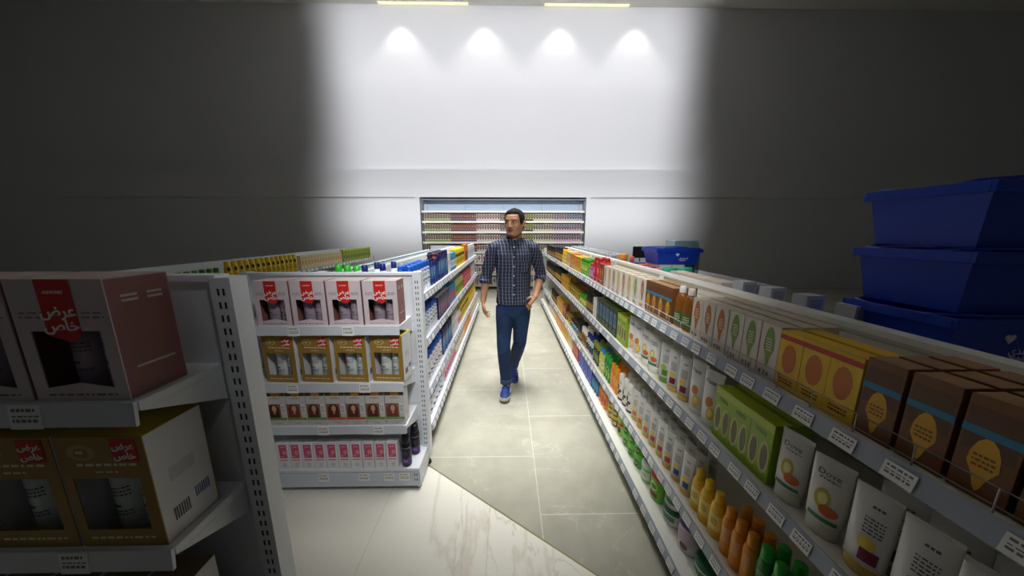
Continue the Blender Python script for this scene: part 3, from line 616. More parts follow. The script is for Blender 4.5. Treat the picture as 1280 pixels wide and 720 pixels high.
run(1, XR, RZ[2], [('tube_blue', .35, .6, 2, 'blue label tube in the dark near end'), ('greenbot', .6, .8, 2, 'slim green bottle in the dark near end'), ('orangebot', .8, .95, 2, 'orange bottle in the dark near end'), ('yellowbot', .96, 1.14, 1, 'yellow bottle in the dark near end'),
    ('tube_blue', 1.15, 1.31, 3, 'white tube with blue label'), ('tube_red', 1.31, 1.55, 3, 'white tube with red label'), ('tube_orange', 1.55, 1.79, 3, 'white tube with orange label'), ('leaf', 1.8, 2.03, 2, 'cream bottle with dark leaf print'), ('orangebot', 2.04, 2.2, 2, 'slim orange bottle'),
    ('greenbot', 2.2, 2.37, 2, 'slim green bottle'), ('bluecapyellow', 2.37, 2.5, 2, 'yellow bottle with light blue cap'), ('darkgreen', 2.51, 2.69, 2, 'dark green bottle with olive cap'), ('bluecap', 2.7, 2.92, 3, 'white bottle with navy cap'), ('capwhite', 2.93, 3.12, 2, 'tan bottle with white cap'),
    ('blackbot', 3.12, 3.3, 2, 'black bottle'), ('stackblue', 3.32, 3.7, 2, 'blue label jar'), ('yellowjar', 3.7, 4.0, 2, 'yellow jar'), ('brownbox', 4.0, 4.25, 1, 'red brown carton'), ('yellowbox', 4.25, 4.75, 2, 'yellow carton'), ('blackbot', 4.8, 5.4, 1, 'black bottle at the far end')], T)
T = 'bottom shelf on the right'
run(1, RX+.03, RZ[3], [('gjar', .35, .7, 1, 'green jar in the dark near end'), ('tub', .7, 1.05, 1, 'white tub in the dark near end'), ('purplejar', 1.06, 1.18, 1, 'white jar with purple lid'), ('tub', 1.19, 1.31, 1, 'green and white tub', 2), ('redlid', 1.32, 1.44, 1, 'green tub with red lid'), ('gwjar', 1.45, 1.55, 1, 'pale green jar'),
    ('gjar', 1.56, 1.84, 1, 'round green jar', 2), ('redjar', 1.85, 1.95, 1, 'green jar with red band'), ('goldjar', 1.96, 2.16, 1, 'black and gold jar', 2), ('orangepump', 2.18, 2.36, 1, 'orange bottle'), ('tealbot', 2.38, 2.56, 1, 'teal bottle'), ('bluebox', 2.56, 3.06, 1, 'bright blue carton'),
    ('redbox', 3.1, 3.4, 1, 'red carton'), ('creambox', 3.4, 3.65, 1, 'cream coloured carton'), ('yellowbox', 3.65, 4.1, 1, 'yellow carton'), ('orangebox', 4.1, 4.6, 1, 'orange carton'), ('beige', 4.65, 5.4, 1, 'beige bottle')], T)
# ------------------------------------------------------------------ left gondola stock
XL = LX-.03
T = 'top shelf on the left'
run(-1, XL, LZ[0], [('hs', 1.9, 2.38, 2, 'white shampoo bottle with blue cap'), ('navypump', 2.4, 2.56, 1, 'navy bottle with dark pump'), ('navyorange', 2.56, 2.66, 1, 'navy bottle with orange pump'), ('navy', 2.66, 3.1, 2, 'tall navy bottle'), ('whitetall', 3.12, 3.26, 2, 'tall white bottle'),
    ('tealmix', 3.28, 3.62, 2, 'teal and white bottle'), ('yellowtall', 3.64, 4.3, 2, 'yellow printed bottle'), ('orangetall', 4.35, 4.65, 1, 'tall orange carton'), ('whitetall', 4.7, 5.6, 1, 'white bottle at the far end')], T)
T = 'second shelf on the left'
run(-1, XL, LZ[1], [('hs', 1.9, 2.55, 2, 'white shampoo bottle with blue cap'), ('navypink', 2.58, 3.1, 2, 'navy and pink carton'), ('pinkblue', 3.14, 3.5, 2, 'pink and blue bottle'), ('yellowgreen', 3.52, 4.1, 2, 'green and yellow bottle'), ('pinkbox', 4.12, 5.0, 1, 'pink carton'), ('whitetall', 5.0, 5.6, 1, 'white bottle at the far end')], T)
T = 'third shelf on the left'
run(-1, XL, LZ[2], [('bluetop', 1.92, 2.68, 2, 'tall white bottle with blue cap'), ('navy', 2.7, 3.2, 1, 'navy bottle'), ('whitetall', 3.22, 3.6, 2, 'tall white bottle'), ('pinkwhite', 3.62, 3.8, 1, 'pink and white bottle'), ('yellowtall', 3.82, 4.6, 1, 'yellow printed bottle'), ('yellowbot', 4.62, 5.6, 1, 'yellow bottle at the far end')], T)
T = 'bottom shelf on the left'
run(-1, LX, LZ[3], [('bluelow', 1.98, 2.5, 1, 'white bottle with blue cap'), ('whitetall', 2.5, 2.51, 1, 'tall white bottle'), ('pinkwhite', 2.6, 3.2, 1, 'pink and white bottle'), ('beige', 3.2, 3.9, 1, 'beige bottle'), ('orangebot', 3.9, 4.6, 1, 'orange bottle'), ('beige', 4.62, 5.6, 1, 'beige bottle at the far end')], T)
for k, (x, y) in enumerate([(-.9, 1.9), (-.82, 1.98), (-.9, 2.08), (-.80, 2.12)]):
    place(B['navycap'], x, y, LZ[0]+.001, PI/2, ['nearest', 'second', 'third', 'rearmost'][k]+' white bottle with navy cap behind the end cap top', None, True)
# goods on the other side of the left unit, their tops rising over it
whitec = carton('white_carton', .1, .075, .19, (230, 234, 236), [('r', -1, 1, .93, 1, (70, 160, 180)), ('t', -.6, .6, .6, .75, (120, 150, 170)), ('r', -.5, .5, .3, .4, (60, 150, 160))])
for k in range(26): place(whitec, -1.4 if k < 2 else -1.3, 2.15+.115*k, 1.0515, PI/2, 'white carton with teal top edge on the far side of left shelving', 'teal edged cartons behind the left shelving', False)
gb = bottle('bright_green_bottle', .085, .06, .24, (60, 200, 40), (50, 190, 40), [('r', -.6, .6, .2, .6, (200, 230, 80))], caph=.3, capw=.6)
for k in range(3): place(gb, -1.10-.1*k, 2.2+.06*k, 1.0515, 0, 'bright green bottle standing behind the end cap, left part', 'bright green bottles behind the end cap', True)
brn = bottle('black_capped_bottle', .06, .05, .2, (206, 150, 50), (24, 20, 20), [], caph=.25, capw=.6)
for k in range(2): place(brn, -1.10-.07*k, 2.42+.07*k, 1.0515, 0, 'golden bottle with black cap behind the bright green bottles', 'black capped bottles behind the end cap', True)

# ------------------------------------------------------------------ over the right unit: far side goods
silver = carton('silver_pack', .09, .07, .17, (206, 208, 212), [('t', -.7, .7, .5, .9, (60, 64, 72)), ('r', -.8, .8, .2, .35, (150, 156, 166))], top=(190, 194, 200))
for j in range(2):
    for k in range(20): place(silver, 1.33+.13*j, 3.75+.12*k, 1.081, 0, 'silver pack with dark print behind the right unit, far end', 'silver packs behind the right shelving', False)
orj = bottle('orange_jar', .1, .1, .2, (240, 140, 30), (244, 170, 70), [], caph=.3, shape='jar', cat='jar')
place(orj, 1.36, 3.5, 1.081, 0, 'orange jar standing behind the right shelving unit', None, True)
rdj = bottle('red_bottle', .08, .06, .19, (206, 50, 56), (226, 90, 90), [], caph=.3, capw=.6)
place(rdj, 1.36, 3.25, 1.081, 0, 'red bottle beside the orange jar behind the right unit', None, True)
for k, (c, y, nm) in enumerate([((48, 72, 150), 3.08, 'blue'), ((196, 84, 84), 2.96, 'salmon red'), ((150, 60, 100), 2.84, 'purple'), ((206, 110, 100), 2.72, 'coral')]):
    pk = carton('coloured_pack', .1, .09, .145-.008*k, c, [('r', -.7, .7, .3, .6, (230, 230, 234))], top=tuple(min(255, v+40) for v in c)); place(pk, 1.36, y, 1.081, 0, nm+' pack lying on the shelf behind the right unit', None, True)
# teal scoop-like tubs
tl = bottle('teal_tub', .12, .09, .16, (30, 150, 120), (44, 176, 140), [], caph=.4, shape='jar', cat='jar')
place(tl, 1.36, 2.48, 1.081, 0, 'teal tub in front of the blue basket', None, True); place(tl, 1.50, 2.50, 1.081, 0, 'teal tub half hidden by the nearer teal tub', None, True)
crm = carton('cream_pack', .11, .14, .145, (226, 216, 196), [('r', -.8, .8, .5, .7, (226, 150, 110))], top=(224, 210, 190))
for k in range(4): place(crm, 1.38, 2.33-.15*k, 1.081, 0, 'low cream pack behind the right unit near the basket', 'cream packs behind the right shelving', True)
for k in range(4): place(silver, 1.40, 1.72-.19*k, 1.0815, .1, 'silver pack behind the right unit in the dark near end', 'silver packs in the dark near end', True)
for x, y in ((1.50, 2.88), (1.63, 2.88), (1.50, 3.04), (1.63, 3.04)): place(crm, x, y, 1.081, 0, 'cream pack lying under the blue basket with the heart', 'cream packs under the basket', True)
# black sign
m = MB(); m.box(-.085, .085, -.006, .006, .16, .29, (16, 16, 18)); sg = thing('display_sign', 'small black sign standing left of the blue basket', 'sign', (1.52, 3.42, 1.081)); m.build('sign_panel', sg)
m = MB(); m.box(-.05, .05, -.03, .03, 0, .008, (24,24,26)); m.tube([(0,0,.005), (0,0,.17)], .006, (24,24,26)); m.build('sign_stand', sg)
BL = mat((16, 66, 190), .35)
def basket(x, y, z, label, rz=0, group=None, s=1., hh=.19):
    t = thing('shopping_basket', label, 'basket', (x, y, z), rz, group)
    m = MB(); W, D, H = .21*s, .15*s, hh; w, d = W*.86, D*.84; th = .004
    def wall(a, b2, c, d2): m.add([a, b2, c, d2], [(0,1,2,3)], BL)
    o = [(-w,-d,0),(w,-d,0),(w,d,0),(-w,d,0)]; u = [(-W,-D,H),(W,-D,H),(W,D,H),(-W,D,H)]
    oi = [(x0*(1-th/w), y0*(1-th/d), th) for x0, y0, z0 in o]; ui = [(x0*(1-th/W), y0*(1-th/D), H) for x0, y0, z0 in u]
    m.add(o+u+oi+ui, [(3,2,1,0)]+[(i,(i+1)%4,4+(i+1)%4,4+i) for i in range(4)]+[(8+(i+1)%4,8+i,12+i,12+(i+1)%4) for i in range(4)]+[(4+i,4+(i+1)%4,12+(i+1)%4,12+i) for i in range(4)]+[(8,9,10,11)], BL)
    m.build('basket_body', t)
    r = MB()
    for (x0, x1, y0, y1) in ((-W-.012, W+.012, -D-.012, -D+.002), (-W-.012, W+.012, D-.002, D+.012), (-W-.012, -W+.002, -D, D), (W-.002, W+.012, -D, D)): r.box(x0, x1, y0, y1, H-.03, H+.004, BL)
    bevel(r.build('rim', t), .002, 1)
    for sg2 in (-1, 1):
        h = MB(); h.tube([(-W-.006, sg2*.01, H-.01), (-W-.006, sg2*D*.8, H+.008), (-W*.6, sg2*(D+.004), H+.012), (W*.6, sg2*(D+.004), H+.012), (W+.006, sg2*D*.8, H+.008), (W+.006, sg2*.01, H-.01)], .005, BL, 8); h.build('handle', t)
    sl = (D-d)/H; yy = lambda z: -(d+sl*z)-.0012
    hm = MB(); n = 18; pts = []
    for i in range(n):
        q = 2*PI*i/n; pts.append((-.01+.0011*16*math.sin(q)**3, .66*hh+.0011*(13*math.cos(q)-5*math.cos(2*q)-2*math.cos(3*q)-math.cos(4*q))))
    hm.prism(pts, 'y', yy(.66*hh)-.001, yy(.66*hh)+.002, WTX); hm.build('heart_logo', t)
    for s2, sz, zz in ((BASKET_TXT, .035, .43*hh), ('Nahdi', .022, .28*hh)):
        o = link('lettering', text_mesh(s2, sz, WTX), t); o.location = (.05, yy(zz)-.0012, zz); o.rotation_euler = (math.atan(-sl), 0, 0)
    return t
basket(1.62, 2.96, 1.2275, 'blue shopping basket with white heart on the far side of right shelving', 0, hh=.145)
for k in range(3): basket(1.6, 1.02, 1.081+.205*k, ['lowest', 'middle', 'topmost'][k]+' blue basket in the dark stack at the far right', 0)
# clear display box above the blue basket
gls = mat((206, 230, 240), .08, trans=.85)
cb = thing('clear_display_box', 'clear plastic box of blue packs above the blue basket', 'box', (1.93, 3.32, 1.02))
m = MB(); m.box(-.14, .14, -.12, .12, 0, .006, gls)
for a in ((-.14, -.136, -.12, .12), (.136, .14, -.12, .12), (-.14, .14, -.12, -.116), (-.14, .14, .116, .12)): m.box(*a, 0.006, .33, gls)
m.build('clear_walls', cb)
m = MB(); m.box(-.13, .13, -.1, .1, .33, .42, mat((190, 222, 228), .3)); m.build('lid', cb)
for k in range(4): m = MB(); m.box(-.12+.06*k, -.07+.06*k, -.1, -.02, .007, .3, [(60, 130, 200), (60, 130, 200), (26, 30, 44), (26, 30, 44)][k]); m.build('pack', cb)
ct = thing('side_counter', 'white counter standing beyond the right shelving unit', 'counter', (0, 0, 0))
m = MB(); m.box(1.78, 2.6, 2.9, 4.2, .0, .98, PANEL); m.build('cabinet', ct); m = MB(); m.box(1.76, 2.62, 2.88, 4.22, .98, 1.019, mat((236, 238, 240), .2)); bevel(m.build('worktop', ct), .003, 1)

# ------------------------------------------------------------------ back wall shelving, 4 bays in the recess
bw = thing('wall_shelving', 'wide white wall shelving in the back wall recess behind the man', 'shelf', (0, 0, 0))
BLUEP = mat((176, 194, 214), .5)
m = MB(); m.box(-2.2, 2.01, 8.30, 8.33, .1, 2.33, BLUEP); m.box(-2.2, 2.01, 8.04, 8.3, 2.335, 2.36, mat((120, 130, 142))); m.build('back_panel', bw)
for x in (-2.13, -1.11, -.09, .93, 1.94):
    m = MB(); m.box(x-.015, x+.015, 8.285, 8.3, .1, 2.3, BLUEP); slots(m, x-.02, x+.02, 8.285, 1.95, 2.3); m.build('upright', bw)
BZ = [1.80, 1.535, 1.27, 1.005, .72, .42, .12]
for z in [2.06]+BZ:
    m = MB(); m.box(-2.2, 2.01, 7.99, 8.285, z-.022, z, SHELF); m.box(-2.2, 2.01, 7.978, 7.988, z-.045, z+.004, mat((226, 222, 210), .3)); m.build('shelf', bw)
def wallbox(c0, top, fig, bot, band):
    return carton('hair_colour_carton', .066, .05, .185, c0, [('r', -1, 1, .72, 1, top), ('e', -.9, .9, .3, 1, fig), ('e', -.25, .3, .55, .78, SKIN0), ('r', -1, 1, 0, .3, bot), ('r', -.8, .8, .3, .34, band)])
WB = {'green': wallbox((168, 168, 147), (160, 152, 122), (52, 32, 22), (122, 141, 78), (193, 193, 180)), 'wine': wallbox((122, 49, 41), (98, 24, 29), (57, 16, 16), (73, 57, 90), (164, 139, 98)),
      'copper': wallbox((139, 65, 36), (122, 54, 24), (78, 29, 16), (82, 57, 82), (180, 147, 98)), 'white': wallbox((190, 185, 183), (190, 183, 182), (78, 45, 36), (185, 175, 177), (168, 82, 90)),
      'grey': wallbox((147, 144, 139), (122, 114, 109), (49, 41, 37), (122, 114, 114), (90, 32, 41)), 'lime': wallbox((168, 168, 57), (160, 164, 49), (24, 22, 21), (32, 32, 29), (180, 180, 73)),
      'black': wallbox((185, 182, 168), (182, 177, 164), (22, 21, 21), (175, 170, 147), (147, 155, 82)), 'lavender': wallbox((168, 164, 177), (160, 155, 175), (42, 36, 49), (180, 155, 168), (32, 32, 41)),
      'blue': wallbox((139, 155, 175), (122, 144, 175), (36, 39, 57), (164, 160, 175), (49, 57, 98))}
nmz = dict(green='green base', wine='wine red front', copper='copper red front', white='white front', grey='grey front', lime='lime and black front', black='cream front and dark hair', lavender='lavender front', blue='pale blue front')
rownm = ['top stocked row', 'second stocked row', 'third stocked row', 'fourth stocked row']
mids = [('wine', .0), ('copper', 0)]
for r in range(4):
    seq = [('green', 10), ('wine' if r == 0 else 'copper', 10), ('white', 9), ('grey', 3), ('wine', 4), ('white', 2), ('lime', 4), ('black', 8), ('lavender', 5), ('blue' if r == 0 else 'lavender', 6)]
    x = -2.14; tot = sum(n for _, n in seq); step = 4.10/tot
    for k, n in seq:
        for i in range(n):
            place(WB[k], x+step/2, 8.025, BZ[r]+.0005, random.uniform(-.02, .02), 'hair colour carton with %s, %s of the back wall' % (nmz[k], rownm[r]), '%s cartons %s' % (nmz[k], rownm[r]), False); x += step
WB2 = carton('face_print_carton', .1, .06, .21, (236, 226, 220), [('e', -.6, .6, .3, .85, (120, 60, 40)), ('e', -.2, .3, .5, .75, SKIN0), ('r', -1, 1, 0, .2, (226, 206, 196))])
for r in range(4, 7):
    for k in range(16): place(WB2, -1.0+.13*k, 8.04, BZ[r]+.0005, 0, 'large pale carton with brown hair picture low on the back wall', 'large pale cartons low on the back wall', False)
# ------------------------------------------------------------------ second unit on the far left, with stock (dim)
g2 = thing('gondola_shelving', 'second shelving unit standing in the dark on the far left', 'shelf', (0, 0, 0))
X2, X2B = -2.78, -3.2
for i, z in enumerate([1.02, .72, .42, .14]): make_shelf(g2, -1, X2, X2B, 1.9, 6.3, z, maxtags=10, name='shelf')
m = MB(); m.box(X2B-.02, X2B+.02, 1.9, 6.3, .02, 1.22, PANEL); m.box(X2-.02, X2B, 1.9, 6.3, .02, .1, SHELF); m.build('back_panel', g2)
m = MB(); m.box(X2-.01, -3.6, 1.87, 1.9, .02, 1.25, PANEL); slots(m, X2-.05, X2-.01, 1.87, .05, 1.2); m.build('end_panel', g2)
for i, (z, ks) in enumerate([(1.02, ['lime', 'yellowtall', 'creambox', 'limebox']), (.72, ['hs', 'navypink', 'pinkwhite', 'beige']), (.42, ['bluetop', 'greenbot', 'yellowbox', 'redbox']), (.14, ['gjar', 'bluelow', 'orangebox', 'beige'])]):
    for j, k in enumerate(ks): run(-1, X2, z, [(k, 1.95+1.08*j, 2.98+1.08*j, 1, 'far left unit %s' % B[k].name.replace('_', ' '))], 'shelf %s from the top, section %s' % (['one', 'two', 'three', 'four'][i], 'abcd'[j]))

# ------------------------------------------------------------------ promotional display stand close on the left (dim)
ps = thing('display_stand', 'white display stand of gift boxes in the dark at the near left', 'shelf', (0, 0, 0))
PX0, PX1, PY = -1.52, -.72, .56
m = MB(); m.box(PX0, PX1, PY+.18, PY+.20, .05, 1.42, PANEL); m.box(PX0, PX1+.01, PY+.17, PY+.21, 1.42, 1.435, SHELF); m.build('back_panel', ps)
for x0 in (PX1-.0, PX0-.05):
    m = MB(); m.box(x0, x0+.05, PY+.165, PY+.215, .0, 1.43, SHELF); slots(m, x0, x0+.05, PY+.165, .05, 1.42); m.build('upright', ps)
m = MB(); m.box(PX0, PX1, PY, PY+.18, .02, .14, SHELF); bevel(m.build('base_shelf', ps), .001, 1)
for z, tg in ((1.205, [-.95, -1.2]), (.85, [-.95, -1.2]), (.5, [-1.1])): ec_shelf(ps, PX0, PX1-.02, PY, PY+.18, z, tg)
for k in range(4):
    place_gift(PINK, -.85-.19*k, PY+.06, 1.2055, 'pink gift box on the dark near left stand, '+['first', 'second', 'third', 'fourth'][k]+' from its right post')
    place_gift(GOLD, -.85-.19*k, PY+.065, .8505, 'gold gift box on the dark near left stand, '+['first', 'second', 'third', 'fourth'][k]+' from its right post')
for k in range(6): place(dG if k % 2 else dO, -.81-.115*k, PY+.05, .5005, 0, 'hair dye carton on the dark near left stand', 'hair dye cartons on the near left stand', True)
for k in range(8): place(creamc, -.79-.08*k, PY+.05, .1405, 0, 'pink cream carton at the foot of the dark left stand', 'cream cartons on the near left stand', True)

# ------------------------------------------------------------------ far end of the right unit: wire basket stand and wire end racks
wr = thing('wire_rack', 'wire basket rack at the far end of the right shelving', 'rack', (.0, 0, 0)); wm = mat((206, 208, 208), .3, .6)
for zz, in ((.35,), (.62,), (.9,)):
    m = MB()
    for k in range(4): m.tube([(.60, 6.38, zz+.05*k), (.60, 6.72, zz+.05*k), (1.2, 6.72, zz+.05*k), (1.2, 6.38, zz+.05*k), (.60, 6.38, zz+.05*k)], .004, wm, 5)
    for k in range(9): m.tube([(.6+.075*k, 6.38, zz), (.6+.075*k, 6.38, zz+.15)], .003, wm, 5); m.tube([(.6+.075*k, 6.38, zz), (.6+.075*k, 6.72, zz)], .003, wm, 5)
    for k in range(5): m.tube([(.6, 6.38+.085*k, zz), (.6, 6.38+.085*k, zz+.15)], .003, wm, 5)
    m.build('wire_basket', wr)
for x in (.6, 1.2):
    m = MB(); m.tube([(x, 6.72, 0), (x, 6.72, 1.15)], .012, SHELF, 8); m.tube([(x, 6.40, .012), (x, 6.74, .012)], .012, SHELF, 8); m.build('upright', wr)

#MAN#
# ------------------------------------------------------------------ the man walking up the aisle
def baked(mb, name, voxel, smooth=6, parent=None, fac=.6):
    o = mb.build(name, parent)
    r = o.modifiers.new('r', 'REMESH'); r.mode = 'VOXEL'; r.voxel_size = voxel; r.use_smooth_shade = True
    if smooth: s = o.modifiers.new('s', 'SMOOTH'); s.iterations = smooth; s.factor = fac
    me = bpy.data.meshes.new_from_object(o.evaluated_get(bpy.context.evaluated_depsgraph_get()))
    o.modifiers.clear(); old = o.data; o.data = me; bpy.data.meshes.remove(old); me.name = name
    me.materials.clear(); me.materials.append(mb.mats[0])
    for p in me.polygons: p.use_smooth = True; p.material_index = 0
    return o
def slices(mb, S, m, n=24, sq=.0):
    """S: (z, cx, cy, rx, r_front, r_back)"""
    R = []
    for z, cx, cy, rx, rf, rb in S:
        ring = []
        for k in range(n):
            t = 2*PI*k/n; c, d = math.cos(t), math.sin(t)
            c2 = math.copysign(abs(c)**(1-sq), c); d2 = math.copysign(abs(d)**(1-sq), d)
            ring.append((cx+rx*c2, cy+(rb if d > 0 else rf)*d2, z))
        R.append(ring)
    mb.rings(R, m)
def coords_mat(name, build):
    m = bpy.data.materials.new(name); m.use_nodes = True; nt = m.node_tree
    tc = nt.nodes.new('ShaderNodeTexCoord'); sp = nt.nodes.new('ShaderNodeSeparateXYZ'); nt.links.new(tc.outputs['Object'], sp.inputs[0])
    def M(op, a, b=None):
        n = nt.nodes.new('ShaderNodeMath'); n.operation = op
        for i, v in enumerate([a, b]):
            if v is None: continue
            if isinstance(v, (int, float)): n.inputs[i].default_value = v
            else: nt.links.new(v, n.inputs[i])
        return n.outputs[0]
    def mix(f, a, b):
        n = nt.nodes.new('ShaderNodeMix'); n.data_type = 'RGBA'
        if isinstance(f, (int, float)): n.inputs[0].default_value = f
        else: nt.links.new(f, n.inputs[0])
        for i, v in ((6, a), (7, b)):
            if isinstance(v, tuple): n.inputs[i].default_value = (*lin(v), 1)
            else: nt.links.new(v, n.inputs[i])
        return n.outputs[2]
    def noise(s, d=4):
        n = nt.nodes.new('ShaderNodeTexNoise'); n.inputs['Scale'].default_value = s; n.inputs['Detail'].default_value = d; nt.links.new(tc.outputs['Object'], n.inputs['Vector']); return n.outputs['Fac']
    bs = nt.nodes['Principled BSDF']; c, rough, bump = build(M, mix, noise, sp, tc, nt)
    nt.links.new(c, bs.inputs['Base Color']); bs.inputs['Roughness'].default_value = rough
    if bump is not None:
        bp = nt.nodes.new('ShaderNodeBump'); bp.inputs['Strength'].default_value = .5; bp.inputs['Distance'].default_value = .006; nt.links.new(bump, bp.inputs['Height']); nt.links.new(bp.outputs['Normal'], bs.inputs['Normal'])
    return m
def plaid(M, mix, noise, sp, tc, nt):
    wob = M('MULTIPLY', noise(7, 2), .012)
    u = M('ADD', M('ADD', sp.outputs[0], M('MULTIPLY', sp.outputs[1], .35)), wob); v = M('ADD', sp.outputs[2], wob)
    def line(c, per, w): return M('LESS_THAN', M('FRACT', M('DIVIDE', M('ADD', c, 9.), per)), w)
    a = line(u, .026, .17); b = line(v, .030, .15)
    a2 = line(M('ADD', u, .011), .026, .12); b2 = line(M('ADD', v, .013), .030, .12)
    c = mix(M('MULTIPLY', M('ADD', a2, b2), .35), (17, 21, 42), (34, 50, 92))
    c = mix(M('MULTIPLY', a, .55), c, (160, 168, 190)); c = mix(M('MULTIPLY', b, .35), c, (140, 150, 180))
    return c, .75, noise(16, 3)
def denim(M, mix, noise, sp, tc, nt):
    fade = noise(9, 3); zz = sp.outputs[2]
    c = mix(fade, (8, 24, 52), (22, 54, 98))
    th = M('MULTIPLY', M('GREATER_THAN', noise(4, 2), .52), .35)
    return mix(th, c, (32, 72, 122)), .8, noise(18, 3)
def skinm(M, mix, noise, sp, tc, nt):
    return mix(noise(30), (176, 124, 92), (196, 146, 112)), .5, None
PL = coords_mat('plaid_cotton', plaid); DN = coords_mat('denim', denim); SK = coords_mat('skin', skinm)
man = thing('person', 'man in dark blue checked shirt and jeans walking up the aisle, hand in pocket', 'person', (.04, 2.72, 0))
O = Vector((.04, 2.72, 0))
def L(p): return tuple(Vector(p)-O)                       # world point -> the man's own space
sk = MB()
# head in its own frame: front is -Y, origin mid head
HC = Vector(L((.068, 2.700, 1.606))); HM = Matrix.Translation(HC) @ Matrix.Rotation(math.radians(-27), 4, 'Z') @ Matrix.Rotation(math.radians(3), 4, 'X') @ Matrix.Diagonal((1.12, 1.04, .93, 1))
s0 = len(sk.v)
slices(sk, [(-.121, 0, -.045, .020, .026, .02), (-.114, 0, -.038, .036, .046, .04), (-.098, 0, -.028, .051, .061, .055), (-.075, 0, -.015, .060, .074, .07), (-.045, 0, -.005, .064, .083, .085), (-.015, 0, 0, .069, .089, .093), (.015, 0, .0, .0705, .091, .097),
    (.045, 0, 0, .071, .092, .098), (.075, 0, 0, .067, .084, .091), (.1, 0, .003, .054, .066, .073), (.118, 0, .008, .032, .038, .045), (.126, 0, .01, .008, .01, .012)], SK)
sk.tube([(0, -.086, .03), (0, -.094, .01), (0, -.101, -.012), (0, -.104, -.022), (0, -.092, -.029)], [.005, .007, .0085, .0105, .007], SK, 10)
for s in (-1, 1):
    sk.ball((s*.012, -.094, -.026), (.008, .009, .007), SK, 8)
    sk.tube([(s*.008, -.089, .036), (s*.03, -.086, .041), (s*.052, -.07, .034)], [.004, .006, .004], SK, 8)
    sk.ball((s*.034, -.062, -.022), (.026, .021, .030), SK, 10)
    sk.ball((s*.0735, .012, .0), (.009, .019, .032), SK, 10); sk.tube([(s*.07, -.004, -.025), (s*.078, .004, -.01), (s*.083, .022, .02), (s*.075, .026, .03)], [.005, .006, .006, .004], SK, 8)
sk.ball((0, -.083, -.058), (.022, .012, .009), SK, 10); sk.ball((0, -.082, -.103), (.022, .016, .014), SK, 10)
sk.xf(HM, s0)
# neck, trunk, arms, legs (under the clothes slightly slimmer than them)
J = dict(shR=(-.118, 2.73, 1.415), elR=(-.196, 2.755, 1.135), wrR=(-.222, 2.70, .905), shL=(.232, 2.73, 1.415), elL=(.318, 2.80, 1.145), wrL=(.252, 2.655, .955),
         hipR=(-.02, 2.72, .86), knR=(-.036, 2.655, .50), anR=(-.012, 2.655, .125), hipL=(.135, 2.72, .86), knL=(.118, 2.735, .49), anL=(.062, 2.985, .15))
Q = {k: L(v) for k, v in J.items()}
sk.tube([HM @ Vector((0, .015, -.04)), HM @ Vector((0, .02, -.10)), L((.056, 2.728, 1.46)), L((.057, 2.735, 1.38))], [.052, .054, .06, .07], SK, 16)
slices(sk, [(1.44, .017, .01, .07, .05, .05), (1.41, .017, .01, .13, .07, .07), (1.3, .017, .01, .14, .09, .09), (1.1, .017, .01, .115, .08, .08), (.9, .02, .005, .125, .085, .09), (.82, .02, 0, .12, .08, .09)], SK)
for a in 'RL':
    e, w = Vector(Q['el'+a]), Vector(Q['wr'+a])
    sk.tube([Q['sh'+a], Q['el'+a], tuple(e.lerp(w, .3)), Q['wr'+a]], [.042, .038, .039, .026], SK, 12)
    sk.tube([Q['hip'+a], Q['kn'+a], tuple(Vector(Q['kn'+a]).lerp(Vector(Q['an'+a]), .35)), Q['an'+a], tuple(Vector(Q['an'+a])+Vector((0, 0, -.06)))], [.068, .046, .046, .032, .032], SK, 12)
# his right hand, hanging, back of the hand outwards; fingers front to back
w = Vector(Q['wrR'])
sk.tube([w+Vector((.0, 0, .02)), w+Vector((.001, -.006, -.02)), w+Vector((.004, -.012, -.055)), w+Vector((.008, -.014, -.088))], [(.024, .02), (.016, .032), (.0155, .040), (.013, .039)], SK, 14)
for k, (dy, ln, rr) in enumerate(((-.043, .068, .0088), (-.0225, .076, .009), (-.002, .07, .0088), (.018, .055, .0078))):
    b0 = w+Vector((.006, dy, -.082)); cu = .3+.1*k; pts = [b0]; a = .12+cu*.2
    for seg in (.45, .32, .25): a += cu*.85; pts.append(pts[-1]+Vector((math.sin(a)*ln*seg, -.004+.0015*k, -math.cos(a)*ln*seg)))
    sk.tube(pts, [rr*1.08, rr, rr*.95, rr*.78], SK, 8); sk.ball(tuple(pts[-1]), rr*.8, SK, 6)
pts = [w+Vector((.004, -.022, -.02)), w+Vector((.012, -.046, -.045)), w+Vector((.020, -.056, -.072)), w+Vector((.026, -.056, -.095))]
sk.tube(pts, [.015, .0125, .011, .0085], SK, 10); sk.ball(tuple(pts[-1]), .0087, SK, 6)
# his left hand slides into the pocket, thumb outside
w = Vector(Q['wrL']); dn = Vector((-.62, -.12, -.78)).normalized(); ac = Vector((-.72, .0, .57)).normalized()
sk.tube([w-dn*.02, w+dn*.02, w+dn*.06, w+dn*.09], [(.024, .022), (.030, .02), (.038, .017), (.037, .015)], SK, 14)
for k in range(4):
    b0 = w+dn*.085+ac*(.030-.0195*k); sk.tube([b0, b0+dn*.028+Vector((0, .01, 0)), b0+dn*.05+Vector((0, .028, -.004)), b0+dn*.06+Vector((0, .045, -.01))], [.0092, .009, .0085, .007], SK, 8)
sk.tube([w+ac*.022+dn*.02, w+ac*.044+dn*.045, w+ac*.05+dn*.075, w+ac*.048+dn*.1], [.014, .0125, .011, .0088], SK, 10)
body = baked(sk, 'body', .0045, 5, man); body['label'] = 'brown skin, face turned to his right'
